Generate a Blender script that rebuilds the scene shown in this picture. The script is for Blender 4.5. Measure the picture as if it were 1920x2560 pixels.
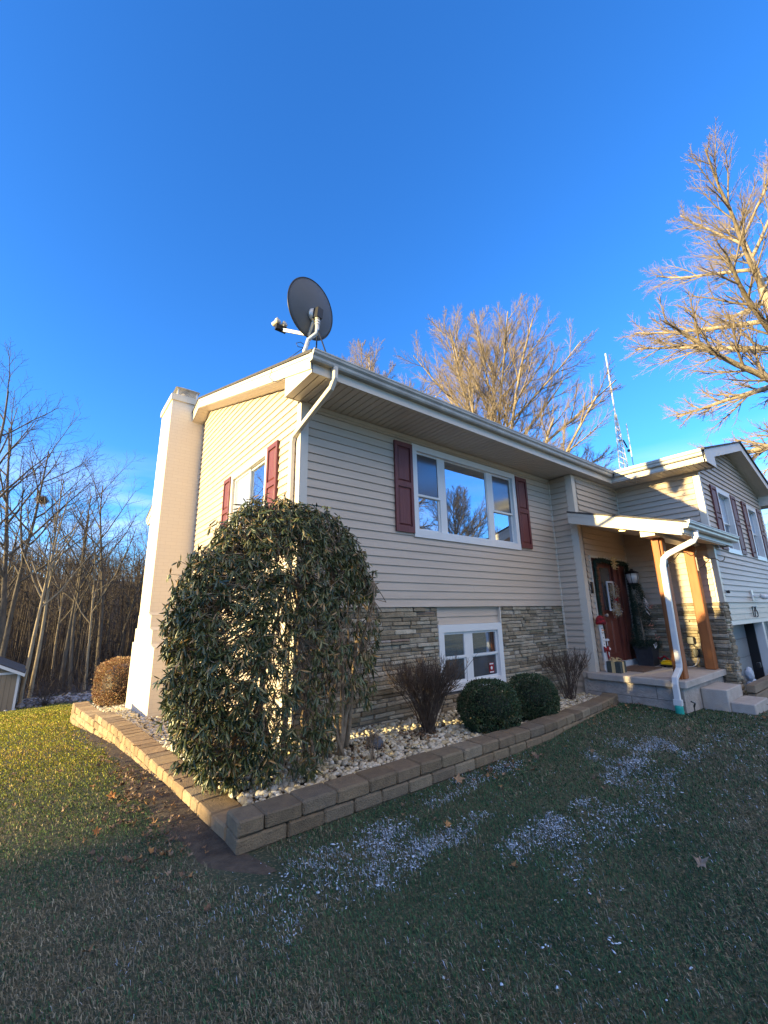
import bpy, bmesh, math, random
import numpy as np
from mathutils import Vector, Matrix
R_ = math.radians
for o in list(bpy.data.objects): bpy.data.objects.remove(o)
SC = bpy.context.scene
COL = SC.collection

# ------------------------------------------------------------------ camera
# metres; z = 0 is the lower edge of the upper-storey siding, x runs along the front wall, y away from the street
CAM = Vector((-2.2625, -4.5319, -0.0819)); YAW, PITCH, ROLL, FPX = 0.66903, 0.23798, -0.02012, 1046.33
def set_camera():
    cy, sy = math.cos(YAW), math.sin(YAW); cp, sp = math.cos(PITCH), math.sin(PITCH); cr, sr = math.cos(ROLL), math.sin(ROLL)
    fw = Vector((sy, cy, 0)); rt = Vector((cy, -sy, 0)); up = Vector((0, 0, 1))
    F = fw*cp + up*sp; U = up*cp - fw*sp
    R = rt*cr + U*sr; U2 = U*cr - rt*sr
    cd = bpy.data.cameras.new('camera'); cd.sensor_fit = 'HORIZONTAL'; cd.sensor_width = 36; cd.lens = 36*FPX/1920
    cd.clip_start = .05; cd.clip_end = 2000
    co = bpy.data.objects.new('camera', cd); COL.objects.link(co)
    m = Matrix((R, U2, -F)).transposed().to_4x4(); m.translation = CAM; co.matrix_world = m
    SC.camera = co
set_camera()

# ------------------------------------------------------------------ sun and sky
SUN = Vector((-1, .187, .154)).normalized()
ELEV = math.asin(SUN.z); AZ = math.atan2(SUN.x, SUN.y)
sl = bpy.data.lights.new('sun', 'SUN'); sl.energy = 4.7; sl.angle = R_(.8); sl.color = (1.0, .79, .38)
so = bpy.data.objects.new('sun', sl); COL.objects.link(so); so.rotation_euler = SUN.to_track_quat('Z', 'Y').to_euler()
W = bpy.data.worlds.new("World"); SC.world = W; W.use_nodes = True
wn, wl = W.node_tree.nodes, W.node_tree.links
bg = wn['Background']; bg.inputs[1].default_value = .15
sky = wn.new('ShaderNodeTexSky'); sky.sky_type = 'NISHITA'; sky.sun_disc = False
sky.sun_elevation = ELEV; sky.sun_rotation = AZ; sky.dust_density = .2; sky.air_density = 1.0; sky.ozone_density = 5.0; sky.altitude = 400
tc = wn.new('ShaderNodeTexCoord'); sep = wn.new('ShaderNodeSeparateXYZ'); wl.new(tc.outputs['Generated'], sep.inputs[0])
mp = wn.new('ShaderNodeMapping'); mp.inputs['Scale'].default_value = (2.2, 2.2, 14); wl.new(tc.outputs['Generated'], mp.inputs[0])
nz = wn.new('ShaderNodeTexNoise'); nz.inputs['Scale'].default_value = 1.6; nz.inputs['Detail'].default_value = 8; wl.new(mp.outputs[0], nz.inputs[0])
cr = wn.new('ShaderNodeMapRange'); cr.inputs[1].default_value = .42; cr.inputs[2].default_value = .72; wl.new(nz.outputs[0], cr.inputs[0])
hr = wn.new('ShaderNodeMapRange'); hr.inputs[1].default_value = .34; hr.inputs[2].default_value = .10; wl.new(sep.outputs[2], hr.inputs[0])
ml = wn.new('ShaderNodeMath'); ml.operation = 'MULTIPLY'; wl.new(cr.outputs[0], ml.inputs[0]); wl.new(hr.outputs[0], ml.inputs[1])
m2 = wn.new('ShaderNodeMath'); m2.operation = 'MULTIPLY'; m2.inputs[1].default_value = .8; wl.new(ml.outputs[0], m2.inputs[0])
hs = wn.new('ShaderNodeHueSaturation'); hs.inputs['Hue'].default_value = .507; hs.inputs['Saturation'].default_value = 1.08; hs.inputs['Value'].default_value = 1.16; wl.new(sky.outputs[0], hs.inputs['Color'])
mx = wn.new('ShaderNodeMix'); mx.data_type = 'RGBA'; wl.new(m2.outputs[0], mx.inputs[0]); wl.new(hs.outputs[0], mx.inputs[6]); mx.inputs[7].default_value = (2.6, 2.9, 4.2, 1)
# unseen bright cloud behind the camera, added to warm and lift the fill light
b1 = wn.new('ShaderNodeMapRange'); b1.inputs[1].default_value = -.10; b1.inputs[2].default_value = -.55; wl.new(sep.outputs[1], b1.inputs[0])
b2 = wn.new('ShaderNodeMapRange'); b2.inputs[1].default_value = .38; b2.inputs[2].default_value = .62; wl.new(sep.outputs[2], b2.inputs[0])
n2 = wn.new('ShaderNodeTexNoise'); n2.inputs['Scale'].default_value = 3.0; n2.inputs['Detail'].default_value = 7; wl.new(tc.outputs['Generated'], n2.inputs[0])
b3 = wn.new('ShaderNodeMapRange'); b3.inputs[1].default_value = .38; b3.inputs[2].default_value = .55; wl.new(n2.outputs[0], b3.inputs[0])
q1 = wn.new('ShaderNodeMath'); q1.operation = 'MULTIPLY'; wl.new(b1.outputs[0], q1.inputs[0]); wl.new(b2.outputs[0], q1.inputs[1])
q2 = wn.new('ShaderNodeMath'); q2.operation = 'MULTIPLY'; wl.new(q1.outputs[0], q2.inputs[0]); wl.new(b3.outputs[0], q2.inputs[1])
mc = wn.new('ShaderNodeMix'); mc.data_type = 'RGBA'; wl.new(q2.outputs[0], mc.inputs[0]); wl.new(mx.outputs[2], mc.inputs[6]); mc.inputs[7].default_value = (6.0, 5.2, 4.4, 1)
wl.new(mc.outputs[2], bg.inputs[0])
SC.view_settings.view_transform = 'Standard'; SC.view_settings.look = 'None'; SC.view_settings.gamma = 1; SC.view_settings.use_curve_mapping = False
SC.view_settings.exposure = 1.8
SC.cycles.max_bounces = 6; SC.cycles.use_denoising = True

# ------------------------------------------------------------------ materials
MT = {}
def mat(name, c1, c2=None, scale=6, rough=.6, bump=0, bscale=60, attr=False, metal=0, spec=.4, vec=None, stretch=None, lo=.35, hi=.65, coord='Object'):
    m = bpy.data.materials.new(name); m.use_nodes = True; MT[name] = m
    n, l = m.node_tree.nodes, m.node_tree.links; b = n['Principled BSDF']
    b.inputs['Roughness'].default_value = rough; b.inputs['Metallic'].default_value = metal; b.inputs['Specular IOR Level'].default_value = spec
    t = n.new('ShaderNodeTexCoord'); src = t.outputs[coord]
    if stretch:
        mp = n.new('ShaderNodeMapping'); mp.inputs['Scale'].default_value = stretch; l.new(src, mp.inputs[0]); src = mp.outputs[0]
    out = None
    if c2:
        a = n.new('ShaderNodeTexNoise'); a.inputs['Scale'].default_value = scale; a.inputs['Detail'].default_value = 7; a.inputs['Roughness'].default_value = .62; l.new(src, a.inputs[0])
        r = n.new('ShaderNodeMapRange'); r.inputs[1].default_value = lo; r.inputs[2].default_value = hi; l.new(a.outputs[0], r.inputs[0])
        x = n.new('ShaderNodeMix'); x.data_type = 'RGBA'; x.inputs[6].default_value = (*c1, 1); x.inputs[7].default_value = (*c2, 1); l.new(r.outputs[0], x.inputs[0]); out = x.outputs[2]
    if attr:
        at = n.new('ShaderNodeAttribute'); at.attribute_name = 'Col'
        if out is None: out = at.outputs[0]
        else:
            y = n.new('ShaderNodeMix'); y.data_type = 'RGBA'; y.blend_type = 'MULTIPLY'; y.inputs[0].default_value = 1; l.new(out, y.inputs[6]); l.new(at.outputs[0], y.inputs[7]); out = y.outputs[2]
    if out is None: b.inputs['Base Color'].default_value = (*c1, 1)
    else: l.new(out, b.inputs['Base Color'])
    if bump:
        a = n.new('ShaderNodeTexNoise'); a.inputs['Scale'].default_value = bscale; a.inputs['Detail'].default_value = 6; l.new(src, a.inputs[0])
        u = n.new('ShaderNodeBump'); u.inputs['Strength'].default_value = bump; u.inputs['Distance'].default_value = .02; l.new(a.outputs[0], u.inputs['Height']); l.new(u.outputs[0], b.inputs['Normal'])
    return m
SIDING = mat('siding', (.455, .368, .285), (.51, .418, .33), 1.3, .45, .06, 9, stretch=(.6, .6, 9))
TRIM = mat('trim', (.56, .50, .415), (.60, .54, .455), 2, .4, .03, 30)
WHITE = mat('white_vinyl', (.62, .62, .61), (.66, .66, .65), 3, .3)
SOFFIT = mat('soffit', (.58, .51, .43), (.63, .55, .46), 2, .5)
GUTTER = mat('gutter', (.34, .32, .28), (.46, .44, .385), 4, .35, .04, 20, stretch=(1, 1, .3))
SHUT = mat('shutter', (.115, .028, .027), (.14, .036, .033), 8, .5, .25, 40, stretch=(1, 1, .15))
STONE = mat('ledgestone', (1.0, .96, .90), (1.5, 1.44, 1.36), 9, .9, .8, 38, attr=True)
MORTAR = mat('mortar', (.12, .11, .10), (.19, .18, .16), 12, .95, .5, 60)
BLOCK = mat('concrete_block', (.8, .8, .8), (1.12, 1.1, 1.05), 14, .95, .7, 90, attr=True)
CONC = mat('concrete', (.35, .305, .265), (.46, .41, .36), 3.5, .9, .35, 90)
CMU = mat('foundation_block', (.31, .265, .23), (.41, .36, .315), 5, .95, .8, 30)
ROOFM = mat('shingle', (.05, .045, .042), (.10, .09, .085), 30, .95, .6, 60)
CEDAR = mat('cedar', (.23, .075, .020), (.36, .125, .035), 7, .6, .3, 30, stretch=(1, 1, .12))
BLACK = mat('black_metal', (.015, .015, .017), None, rough=.4)
DARKG = mat('dish_grey', (.085, .09, .10), (.10, .105, .115), 3, .55)
GALV = mat('galvanised', (.55, .53, .48), (.66, .64, .6), 9, .35, metal=.35)
CABLE = mat('cable', (.02, .02, .03), None, rough=.5)
GREENP = mat('green_pvc', (.02, .33, .26), (.03, .40, .31), 8, .4)
DOORM = mat('door_paint', (.12, .035, .024), (.155, .045, .03), 3, .35)
BARK = mat('bark_pale', (.22, .17, .11), (.40, .32, .22), 6, .9, .5, 25, stretch=(1, 1, .3))
TWIG = mat('twig_pale', (.19, .145, .10), (.26, .205, .145), 2, .9)
BARKD = mat('bark_dark', (.075, .062, .048), (.15, .12, .088), 5, .95, .5, 20, stretch=(1, 1, .3))
BRUSH = mat('brush', (.038, .029, .024), (.085, .064, .05), .4, .95)
RLEAF = mat('leaf_green', (.9, .9, .9), (1.1, 1.1, 1.1), 20, .38, attr=True, spec=.5)
SLEAF = mat('leaf_small', (.9, .9, .9), (1.1, 1.1, 1.1), 20, .6, attr=True)
STEM = mat('stem', (.20, .14, .09), (.32, .235, .155), 15, .9, .4, 60)
STEMR = mat('stem_red', (.065, .045, .034), (.13, .09, .065), 15, .9)
GRAVEL = mat('river_gravel', (.88, .84, .74), (1.15, 1.1, .97), 40, .75, .3, 90, attr=True)
SOIL = mat('soil', (.05, .035, .024), (.10, .075, .05), 12, .95, .6, 50)
SNOWM = mat('snow', (.46, .52, .60), (.66, .72, .80), 30, .6)
GRASSM = mat('grass_blades', (.85, .85, .85), (1.1, 1.1, 1.1), 3, .7, attr=True, spec=.2)
LEAFD = mat('dead_leaf', (.8, .8, .8), (1.1, 1.1, 1.1), 20, .8, .3, 60, attr=True)
NEEDLE = mat('garland_green', (.018, .035, .022), (.03, .055, .03), 8, .7)
RED = mat('red_cloth', (.30, .01, .015), (.10, .005, .008), 25, .8, lo=.45, hi=.55)
GOLD = mat('gold_ribbon', (.50, .36, .17), (.60, .44, .22), 12, .45)
YEL = mat('yellow_plastic', (.80, .47, .01), None, rough=.35)
ORANGE = mat('orange', (.75, .22, .03), None)
SHEDM = mat('shed_siding', (.23, .18, .12), (.28, .22, .15), 5, .8, .3, 20, stretch=(1, 1, .1))
GARD = mat('garage_door', (.17, .18, .19), (.20, .21, .22), 2, .5)
PLANT = mat('planter', (.022, .022, .026), (.04, .04, .045), 9, .45, .2, 30)
MATM = mat('door_mat', (.10, .06, .04), (.17, .11, .07), 30, .95, .5, 90)
TIMB = mat('timber', (.16, .12, .08), (.24, .18, .12), 6, .9, .5, 30, stretch=(.2, 1, 1))
BAG = mat('plastic_bag', (.36, .39, .44), (.46, .49, .54), 6, .35, .3, 12)
PLAID = mat('plaid', (.02, .02, .02), (.8, .8, .8), 60, .8, lo=.48, hi=.52)
DARKIN = mat('dark_void', (.008, .008, .01), None, rough=.8)
ROCKM = mat('slate_rock', (.05, .055, .07), (.10, .105, .12), 14, .8, .5, 40)
NUMB = mat('number_black', (.012, .012, .02), None, rough=.4)
# painted brick: u = x + y, v = z
def brick_mat():
    m = mat('painted_brick', (.70, .62, .49)); n, l = m.node_tree.nodes, m.node_tree.links; b = n['Principled BSDF']
    t = n.new('ShaderNodeTexCoord'); s = n.new('ShaderNodeSeparateXYZ'); l.new(t.outputs['Object'], s.inputs[0])
    a = n.new('ShaderNodeMath'); l.new(s.outputs[0], a.inputs[0]); l.new(s.outputs[1], a.inputs[1])
    c = n.new('ShaderNodeCombineXYZ'); l.new(a.outputs[0], c.inputs[0]); l.new(s.outputs[2], c.inputs[1])
    k = n.new('ShaderNodeTexBrick'); k.inputs['Scale'].default_value = 1; k.inputs['Brick Width'].default_value = .205; k.inputs['Row Height'].default_value = .072; k.inputs['Mortar Size'].default_value = .005
    k.inputs['Mortar Smooth'].default_value = .3
    l.new(c.outputs[0], k.inputs['Vector'])
    k.inputs['Color1'].default_value = (.68, .60, .475, 1); k.inputs['Color2'].default_value = (.70, .62, .49, 1); k.inputs['Mortar'].default_value = (.63, .55, .43, 1)
    l.new(k.outputs['Color'], b.inputs['Base Color'])
    nz = n.new('ShaderNodeTexNoise'); nz.inputs['Scale'].default_value = 30; l.new(t.outputs['Object'], nz.inputs[0])
    inv = n.new('ShaderNodeMath'); inv.operation = 'SUBTRACT'; l.new(nz.outputs[0], inv.inputs[0]); l.new(k.outputs['Fac'], inv.inputs[1])
    u = n.new('ShaderNodeBump'); u.inputs['Strength'].default_value = .3; u.inputs['Distance'].default_value = .005; l.new(inv.outputs[0], u.inputs['Height']); l.new(u.outputs[0], b.inputs['Normal'])
    b.inputs['Roughness'].default_value = .6
    return m
BRICK = brick_mat()
def glass_mat(name, base, refl, rough=.01, tint=(.8, .88, 1)):
    m = bpy.data.materials.new(name); m.use_nodes = True; n, l = m.node_tree.nodes, m.node_tree.links
    b = n['Principled BSDF']; b.inputs['Base Color'].default_value = (*base, 1); b.inputs['Roughness'].default_value = .6
    g = n.new('ShaderNodeBsdfGlossy'); g.inputs['Roughness'].default_value = rough; g.inputs[0].default_value = (*tint, 1)
    f = n.new('ShaderNodeFresnel'); f.inputs[0].default_value = 1.5
    a = n.new('ShaderNodeMath'); a.operation = 'ADD'; a.use_clamp = True; a.inputs[1].default_value = refl; l.new(f.outputs[0], a.inputs[0])
    x = n.new('ShaderNodeMixShader'); l.new(a.outputs[0], x.inputs[0]); l.new(b.outputs[0], x.inputs[1]); l.new(g.outputs[0], x.inputs[2])
    # faint waviness of sealed glazing
    nz = n.new('ShaderNodeTexNoise'); nz.inputs['Scale'].default_value = 1.3; t = n.new('ShaderNodeTexCoord'); l.new(t.outputs['Object'], nz.inputs[0])
    u = n.new('ShaderNodeBump'); u.inputs['Strength'].default_value = .06; u.inputs['Distance'].default_value = .02; l.new(nz.outputs[0], u.inputs['Height']); l.new(u.outputs[0], g.inputs['Normal'])
    l.new(x.outputs[0], n['Material Output'].inputs[0]); return m
GLASS = glass_mat('glass', (.01, .012, .015), .46)
SCREEN = glass_mat('screened_glass', (.018, .018, .022), .10, .12)
FROST = glass_mat('frosted_glass', (.30, .31, .32), .15, .2)
LANT = glass_mat('lantern_glass', (.62, .64, .66), .10, .2)
def emit_mat(name, c, s):
    m = mat(name, c); b = m.node_tree.nodes['Principled BSDF']; b.inputs['Emission Color'].default_value = (*c, 1); b.inputs['Emission Strength'].default_value = s; return m
LAMP = emit_mat('lamp_glow', (1, .72, .22), 3.0)

# ------------------------------------------------------------------ mesh helpers
def tag(o, label=None, cat=None, group=None, kind=None):
    if label: o['label'] = label
    if cat: o['category'] = cat
    if group: o['group'] = group
    if kind: o['kind'] = kind
    return o
def empty(name, loc=(0, 0, 0), label=None, cat=None, group=None):
    o = bpy.data.objects.new(name, None); COL.objects.link(o); o.location = loc; o.empty_display_size = .1
    return tag(o, label, cat, group)
def link(name, me, parent=None, label=None, cat=None, group=None, kind=None):
    o = bpy.data.objects.new(name, me); COL.objects.link(o)
    if parent is not None:
        o.parent = parent
        q = parent; off = Vector((0, 0, 0))
        while q is not None: off += q.location; q = q.parent
        o.location = -off          # meshes are written in scene coordinates
    return tag(o, label, cat, group, kind)
CH_V = []; CH_F = []
def _ch():
    idx = {}
    for sx in (-1, 1):
        for sy in (-1, 1):
            for sz in (-1, 1):
                for a in range(3): idx[(sx, sy, sz, a)] = len(CH_V); CH_V.append((sx, sy, sz, a))
    for a in range(3):
        b, c = [i for i in range(3) if i != a]
        for s in (-1, 1):
            q = []
            for tb, t2 in ((-1, -1), (1, -1), (1, 1), (-1, 1)):
                k = [0, 0, 0]; k[a] = s; k[b] = tb; k[c] = t2; q.append(idx[(*k, a)])
            CH_F.append(q)
    for a in range(3):
        b, c = [i for i in range(3) if i != a]
        for tb in (-1, 1):
            for t2 in (-1, 1):
                k0 = [0, 0, 0]; k1 = [0, 0, 0]; k0[a] = -1; k1[a] = 1
                for k in (k0, k1): k[b] = tb; k[c] = t2
                CH_F.append([idx[(*k0, b)], idx[(*k1, b)], idx[(*k1, c)], idx[(*k0, c)]])
    for sx in (-1, 1):
        for sy in (-1, 1):
            for sz in (-1, 1): CH_F.append([idx[(sx, sy, sz, a)] for a in range(3)])
_ch()
class MB:
    def __init__(s): s.v = []; s.f = []; s.c = []
    def add(s, vs, fs, col=None):
        n = len(s.v); s.v += [tuple(v) for v in vs]; s.f += [[i+n for i in f] for f in fs]
        s.c += [col or (1, 1, 1)]*len(vs); return s
    def box(s, x0, x1, y0, y1, z0, z1, T=None, col=None):
        T = T or (lambda a, b, c: (a, b, c))
        vs = [T(*p) for p in ((x0, y0, z0), (x1, y0, z0), (x1, y1, z0), (x0, y1, z0), (x0, y0, z1), (x1, y0, z1), (x1, y1, z1), (x0, y1, z1))]
        return s.add(vs, [(0, 3, 2, 1), (4, 5, 6, 7), (0, 1, 5, 4), (1, 2, 6, 5), (2, 3, 7, 6), (3, 0, 4, 7)], col)
    def chbox(s, lo, hi, ch, col=None, T=None, jit=0, rnd=None):
        vs = []
        for sx, sy, sz, a in CH_V:
            p = [lo[0] if sx < 0 else hi[0], lo[1] if sy < 0 else hi[1], lo[2] if sz < 0 else hi[2]]
            for i, sg in enumerate((sx, sy, sz)):
                if i != a: p[i] -= sg*ch
            if jit: p = [q + rnd.uniform(-jit, jit) for q in p]
            vs.append(T(*p) if T else p)
        return s.add(vs, CH_F, col)
    def prism(s, pts, d, col=None):          # polygon pts (3d) extruded along vector d
        n = len(pts); a = [Vector(p) for p in pts]; b = [p + Vector(d) for p in a]
        return s.add(a + b, [list(range(n))[::-1], [n+i for i in range(n)]] + [(i, (i+1) % n, n+(i+1) % n, n+i) for i in range(n)], col)
    def tube(s, path, r, sides=8, col=None, cap=True, flat=None):
        P = [Vector(p) for p in path]; rr = r if isinstance(r, (list, tuple)) else [r]*len(P)
        vs = []; fs = []; up = None
        for i, p in enumerate(P):
            d = (P[min(i+1, len(P)-1)] - P[max(i-1, 0)]).normalized()
            if up is None: up = Vector((0, 0, 1)) if abs(d.z) < .9 else Vector((0, 1, 0))
            x = d.cross(up)
            if x.length < 1e-4: x = d.orthogonal()
            x.normalize(); up = x.cross(d).normalized()
            for k in range(sides):
                a = 2*math.pi*k/sides; vs.append(p + (x*math.cos(a)*(flat or 1) + up*math.sin(a))*rr[i])
        for i in range(len(P)-1):
            for k in range(sides): fs.append((i*sides+k, i*sides+(k+1) % sides, (i+1)*sides+(k+1) % sides, (i+1)*sides+k))
        if cap: fs.append(list(range(sides))[::-1]); fs.append([(len(P)-1)*sides+k for k in range(sides)])
        return s.add(vs, fs, col)
    def duct(s, path, a_vec, w, h, col=None):     # rectangular pipe: a_vec is the width direction
        P = [Vector(p) for p in path]; A = Vector(a_vec).normalized(); vs = []; fs = []
        for i, p in enumerate(P):
            d = (P[min(i+1, len(P)-1)] - P[max(i-1, 0)]).normalized()
            x = (A - d*A.dot(d)).normalized(); y = d.cross(x)
            for sx, sy in ((-1, -.7), (-.8, -1), (.8, -1), (1, -.7), (1, .7), (.8, 1), (-.8, 1), (-1, .7)): vs.append(p + x*sx*w/2 + y*sy*h/2)
        for i in range(len(P)-1):
            for k in range(8): fs.append((i*8+k, i*8+(k+1) % 8, (i+1)*8+(k+1) % 8, (i+1)*8+k))
        fs.append(list(range(8))[::-1]); fs.append([(len(P)-1)*8+k for k in range(8)])
        return s.add(vs, fs, col)
    def lathe(s, prof, c, sides=20, col=None, axis=None):
        vs = []; fs = []; n = len(prof)
        Mx = Vector((0, 0, 1)).rotation_difference(Vector(axis)).to_matrix() if axis else Matrix.Identity(3)
        for r, z in prof:
            for k in range(sides):
                a = 2*math.pi*k/sides; vs.append(Vector(c) + Mx @ Vector((r*math.cos(a), r*math.sin(a), z)))
        for i in range(n-1):
            for k in range(sides): fs.append((i*sides+k, i*sides+(k+1) % sides, (i+1)*sides+(k+1) % sides, (i+1)*sides+k))
        fs.append(list(range(sides))[::-1]); fs.append([(n-1)*sides+k for k in range(sides)])
        return s.add(vs, fs, col)
    def build(s, name, m, parent=None, smooth=False, normals=True, **kw):
        me = bpy.data.meshes.new(name); me.from_pydata(s.v, [], s.f); me.update()
        if normals:
            bm = bmesh.new(); bm.from_mesh(me); bmesh.ops.recalc_face_normals(bm, faces=bm.faces); bm.to_mesh(me); bm.free()
        me.materials.append(m)
        ca = me.color_attributes.new('Col', 'FLOAT_COLOR', 'POINT')
        a = np.ones((len(s.v), 4), np.float32); a[:, :3] = np.array(s.c, np.float32); ca.data.foreach_set('color', a.ravel())
        if smooth: me.shade_smooth()
        return link(name, me, parent, **kw)
def nmesh(name, V, F, m, C=None, smooth=False):       # numpy mesh with faces of one size
    me = bpy.data.meshes.new(name); k = F.shape[1]
    me.vertices.add(len(V)); me.vertices.foreach_set('co', V.astype(np.float32).ravel())
    me.loops.add(F.size); me.loops.foreach_set('vertex_index', F.astype(np.int32).ravel())
    me.polygons.add(len(F)); me.polygons.foreach_set('loop_start', (np.arange(len(F))*k).astype(np.int32))
    me.polygons.foreach_set('loop_total', np.full(len(F), k, np.int32))
    me.update(calc_edges=True); me.validate()
    if C is not None:
        ca = me.color_attributes.new('Col', 'FLOAT_COLOR', 'POINT'); a = np.ones((len(V), 4), np.float32); a[:, :3] = C; ca.data.foreach_set('color', a.ravel())
    me.materials.append(m)
    if smooth: me.shade_smooth()
    return me
def scatter(proto, F, pos, Mx, cols=None):            # proto (n,3), Mx (k,3,3), pos (k,3)
    V = np.einsum('kij,nj->kni', Mx, proto) + pos[:, None, :]
    n = len(proto); k = len(pos)
    FF = (F[None] + (np.arange(k)*n)[:, None, None]).reshape(-1, F.shape[1])
    C = None if cols is None else np.repeat(cols, n, axis=0)
    return V.reshape(-1, 3), FF, C
def rotz(a):
    c, s = np.cos(a), np.sin(a); z = np.zeros_like(a); o = np.ones_like(a)
    return np.stack([np.stack([c, -s, z], -1), np.stack([s, c, z], -1), np.stack([z, z, o], -1)], -2)
def rotx(a):
    c, s = np.cos(a), np.sin(a); z = np.zeros_like(a); o = np.ones_like(a)
    return np.stack([np.stack([o, z, z], -1), np.stack([z, c, -s], -1), np.stack([z, s, c], -1)], -2)
def frame_mats(d, roll):                              # columns: side, along d, normal
    d = d/np.linalg.norm(d, axis=1, keepdims=True)
    up = np.tile([0, 0, 1.], (len(d), 1)); up[np.abs(d[:, 2]) > .95] = [1, 0, 0]
    s = np.cross(d, up); s /= np.linalg.norm(s, axis=1, keepdims=True); n = np.cross(s, d)
    c, q = np.cos(roll)[:, None], np.sin(roll)[:, None]
    return np.stack([s*c + n*q, d, -s*q + n*c], -1)
def vnoise(x, y, seed=0):
    r = np.random.RandomState(seed); v = np.zeros_like(x)
    for i in range(14):
        f = r.uniform(.4, 4.5); a = r.uniform(0, 2*np.pi); v = v + np.sin((x*np.cos(a) + y*np.sin(a))*f + r.uniform(0, 6.3) + .8*np.sin(x*f*.7+i))/(.6+f*.5)
    return v/3.2

# ------------------------------------------------------------------ terrain
def gz(x, y):
    x = np.asarray(x, float); y = np.asarray(y, float)
    yy = np.clip(y, 0, 10); f = .03*yy + .0047*yy**2 + .14*np.clip(y-10, 0, 14.6) + .03*np.clip(y-24.6, 0, 20)
    z = -1.6 - f - .03*np.clip(x-3, 0, 10)
    z = z + .07*np.clip(1-((x-4.2)/2.6)**2, 0, 1)*np.clip(1-np.abs(y+1.25)/.9, 0, 1)
    far = np.clip((y-70)/60, 0, 1); z = z + 15*far*far*(3-2*far)
    return z
def sheet(name, xs, ys, m, dz=0, kind='structure', clip=None):
    X, Y = np.meshgrid(xs, ys); Z = gz(X, Y) + dz + .006*vnoise(X*2, Y*2, 3)
    V = np.stack([X.ravel(), Y.ravel(), Z.ravel()], 1); nx = len(xs); ny = len(ys)
    i = np.arange((nx-1)*(ny-1)); a = (i//(nx-1))*nx + i % (nx-1)
    F = np.stack([a, a+1, a+nx+1, a+nx], 1)
    return link(name, nmesh(name, V, F, m, smooth=True), kind=kind)
def lawn_mat():
    m = mat('lawn', (.022, .042, .020), (.075, .075, .038), 1.6, .95, .9, 60)
    n, l = m.node_tree.nodes, m.node_tree.links; b = n['Principled BSDF']
    src = b.inputs['Base Color'].links[0].from_socket
    t = n.new('ShaderNodeTexCoord')
    a = n.new('ShaderNodeTexNoise'); a.inputs['Scale'].default_value = 55; a.inputs['Detail'].default_value = 5; l.new(t.outputs['Object'], a.inputs[0])
    r = n.new('ShaderNodeMapRange'); r.inputs[1].default_value = .52; r.inputs[2].default_value = .66; l.new(a.outputs[0], r.inputs[0])
    x = n.new('ShaderNodeMix'); x.data_type = 'RGBA'; l.new(r.outputs[0], x.inputs[0]); l.new(src, x.inputs[6]); x.inputs[7].default_value = (.16, .13, .07, 1)
    l.new(x.outputs[2], b.inputs['Base Color']); return m
LAWN = lawn_mat()
LITTER = mat('leaf_litter', (.045, .034, .026), (.11, .08, .06), 1.5, .95, .8, 12)
sheet('lawn', np.concatenate([np.linspace(-90, -8, 20), np.linspace(-7, 9, 81), np.linspace(10, 110, 24)]), np.concatenate([np.linspace(-90, -7, 16), np.linspace(-6, 12, 91), np.linspace(13, 30, 18)]), LAWN)
sheet('forest_floor', np.linspace(-260, 260, 60), np.concatenate([np.linspace(30, 70, 12), np.linspace(75, 300, 40)]), LITTER)

# ------------------------------------------------------------------ house
H = 2.62
HOUSE = empty('house', (0, 0, -1.5), 'split-level house with cream lap siding, ledgestone base, burgundy shutters and a painted brick chimney', 'house')
FR = lambda Y: (lambda u, z, o: (u, Y-o, z))
LF = lambda X: (lambda u, z, o: (X-o, u, z))
E_ = .1143
def siding(name, T, u0, u1, z0, z1, holes=(), bounds=None, seed=1, dp=.021):
    mb = MB(); k = 0; rnd = random.Random(seed)
    while z0 + k*E_ < z1 - 1e-4:
        za, zb = z0 + k*E_, min(z0 + (k+1)*E_, z1)
        cuts = sorted({za, zb} | {h[2] for h in holes if za < h[2] < zb} | {h[3] for h in holes if za < h[3] < zb})
        for a, b in zip(cuts[:-1], cuts[1:]):
            iv = [(u0, u1)]
            for h in holes:
                if h[2] < b - 1e-5 and h[3] > a + 1e-5:
                    nv = []
                    for p, q in iv:
                        if h[0] > p: nv.append((p, min(q, h[0])))
                        if h[1] < q: nv.append((max(p, h[1]), q))
                    iv = [(p, q) for p, q in nv if q - p > .005]
            oa = dp - (dp-.004)*(a-za)/E_; ob = dp - (dp-.004)*(b-za)/E_
            for p, q in iv:
                pa, qa, pb, qb = p, q, p, q
                if bounds:
                    la, ra = bounds(a); lb, rb = bounds(b); pa, qa = max(p, la), min(q, ra); pb, qb = max(p, lb), min(q, rb)
                    if qa - pa < .01: continue
                    if qb < pb: pb = qb = (pa+qa)/2
                # vertical overlap joints between panel lengths
                mb.add([T(pa, a, oa), T(qa, a, oa), T(qb, b, ob), T(pb, b, ob)], [(0, 1, 2, 3)])
                if a == za: mb.add([T(pa, a, oa), T(qa, a, oa), T(qa, a, .0), T(pa, a, .0)], [(0, 1, 2, 3)])
                if k % 2 == 0 and q - p > 2 and a == za and not bounds:
                    w = rnd.uniform(p+.5, q-.5); mb.box(w, w+.35, a+.001, b-.012, 0, 1, lambda u, z, s: T(u, z, (dp+.0005-(dp-.004)*(z-za)/E_) + (-.003 if s == 0 else .0006)))
        k += 1
    return mb.build(name, SIDING, HOUSE, normals=False)
def ubox(mb, T, u0, u1, z0, z1, o0, o1, col=None): return mb.box(u0, u1, z0, z1, o0, o1, T, col)
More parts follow.
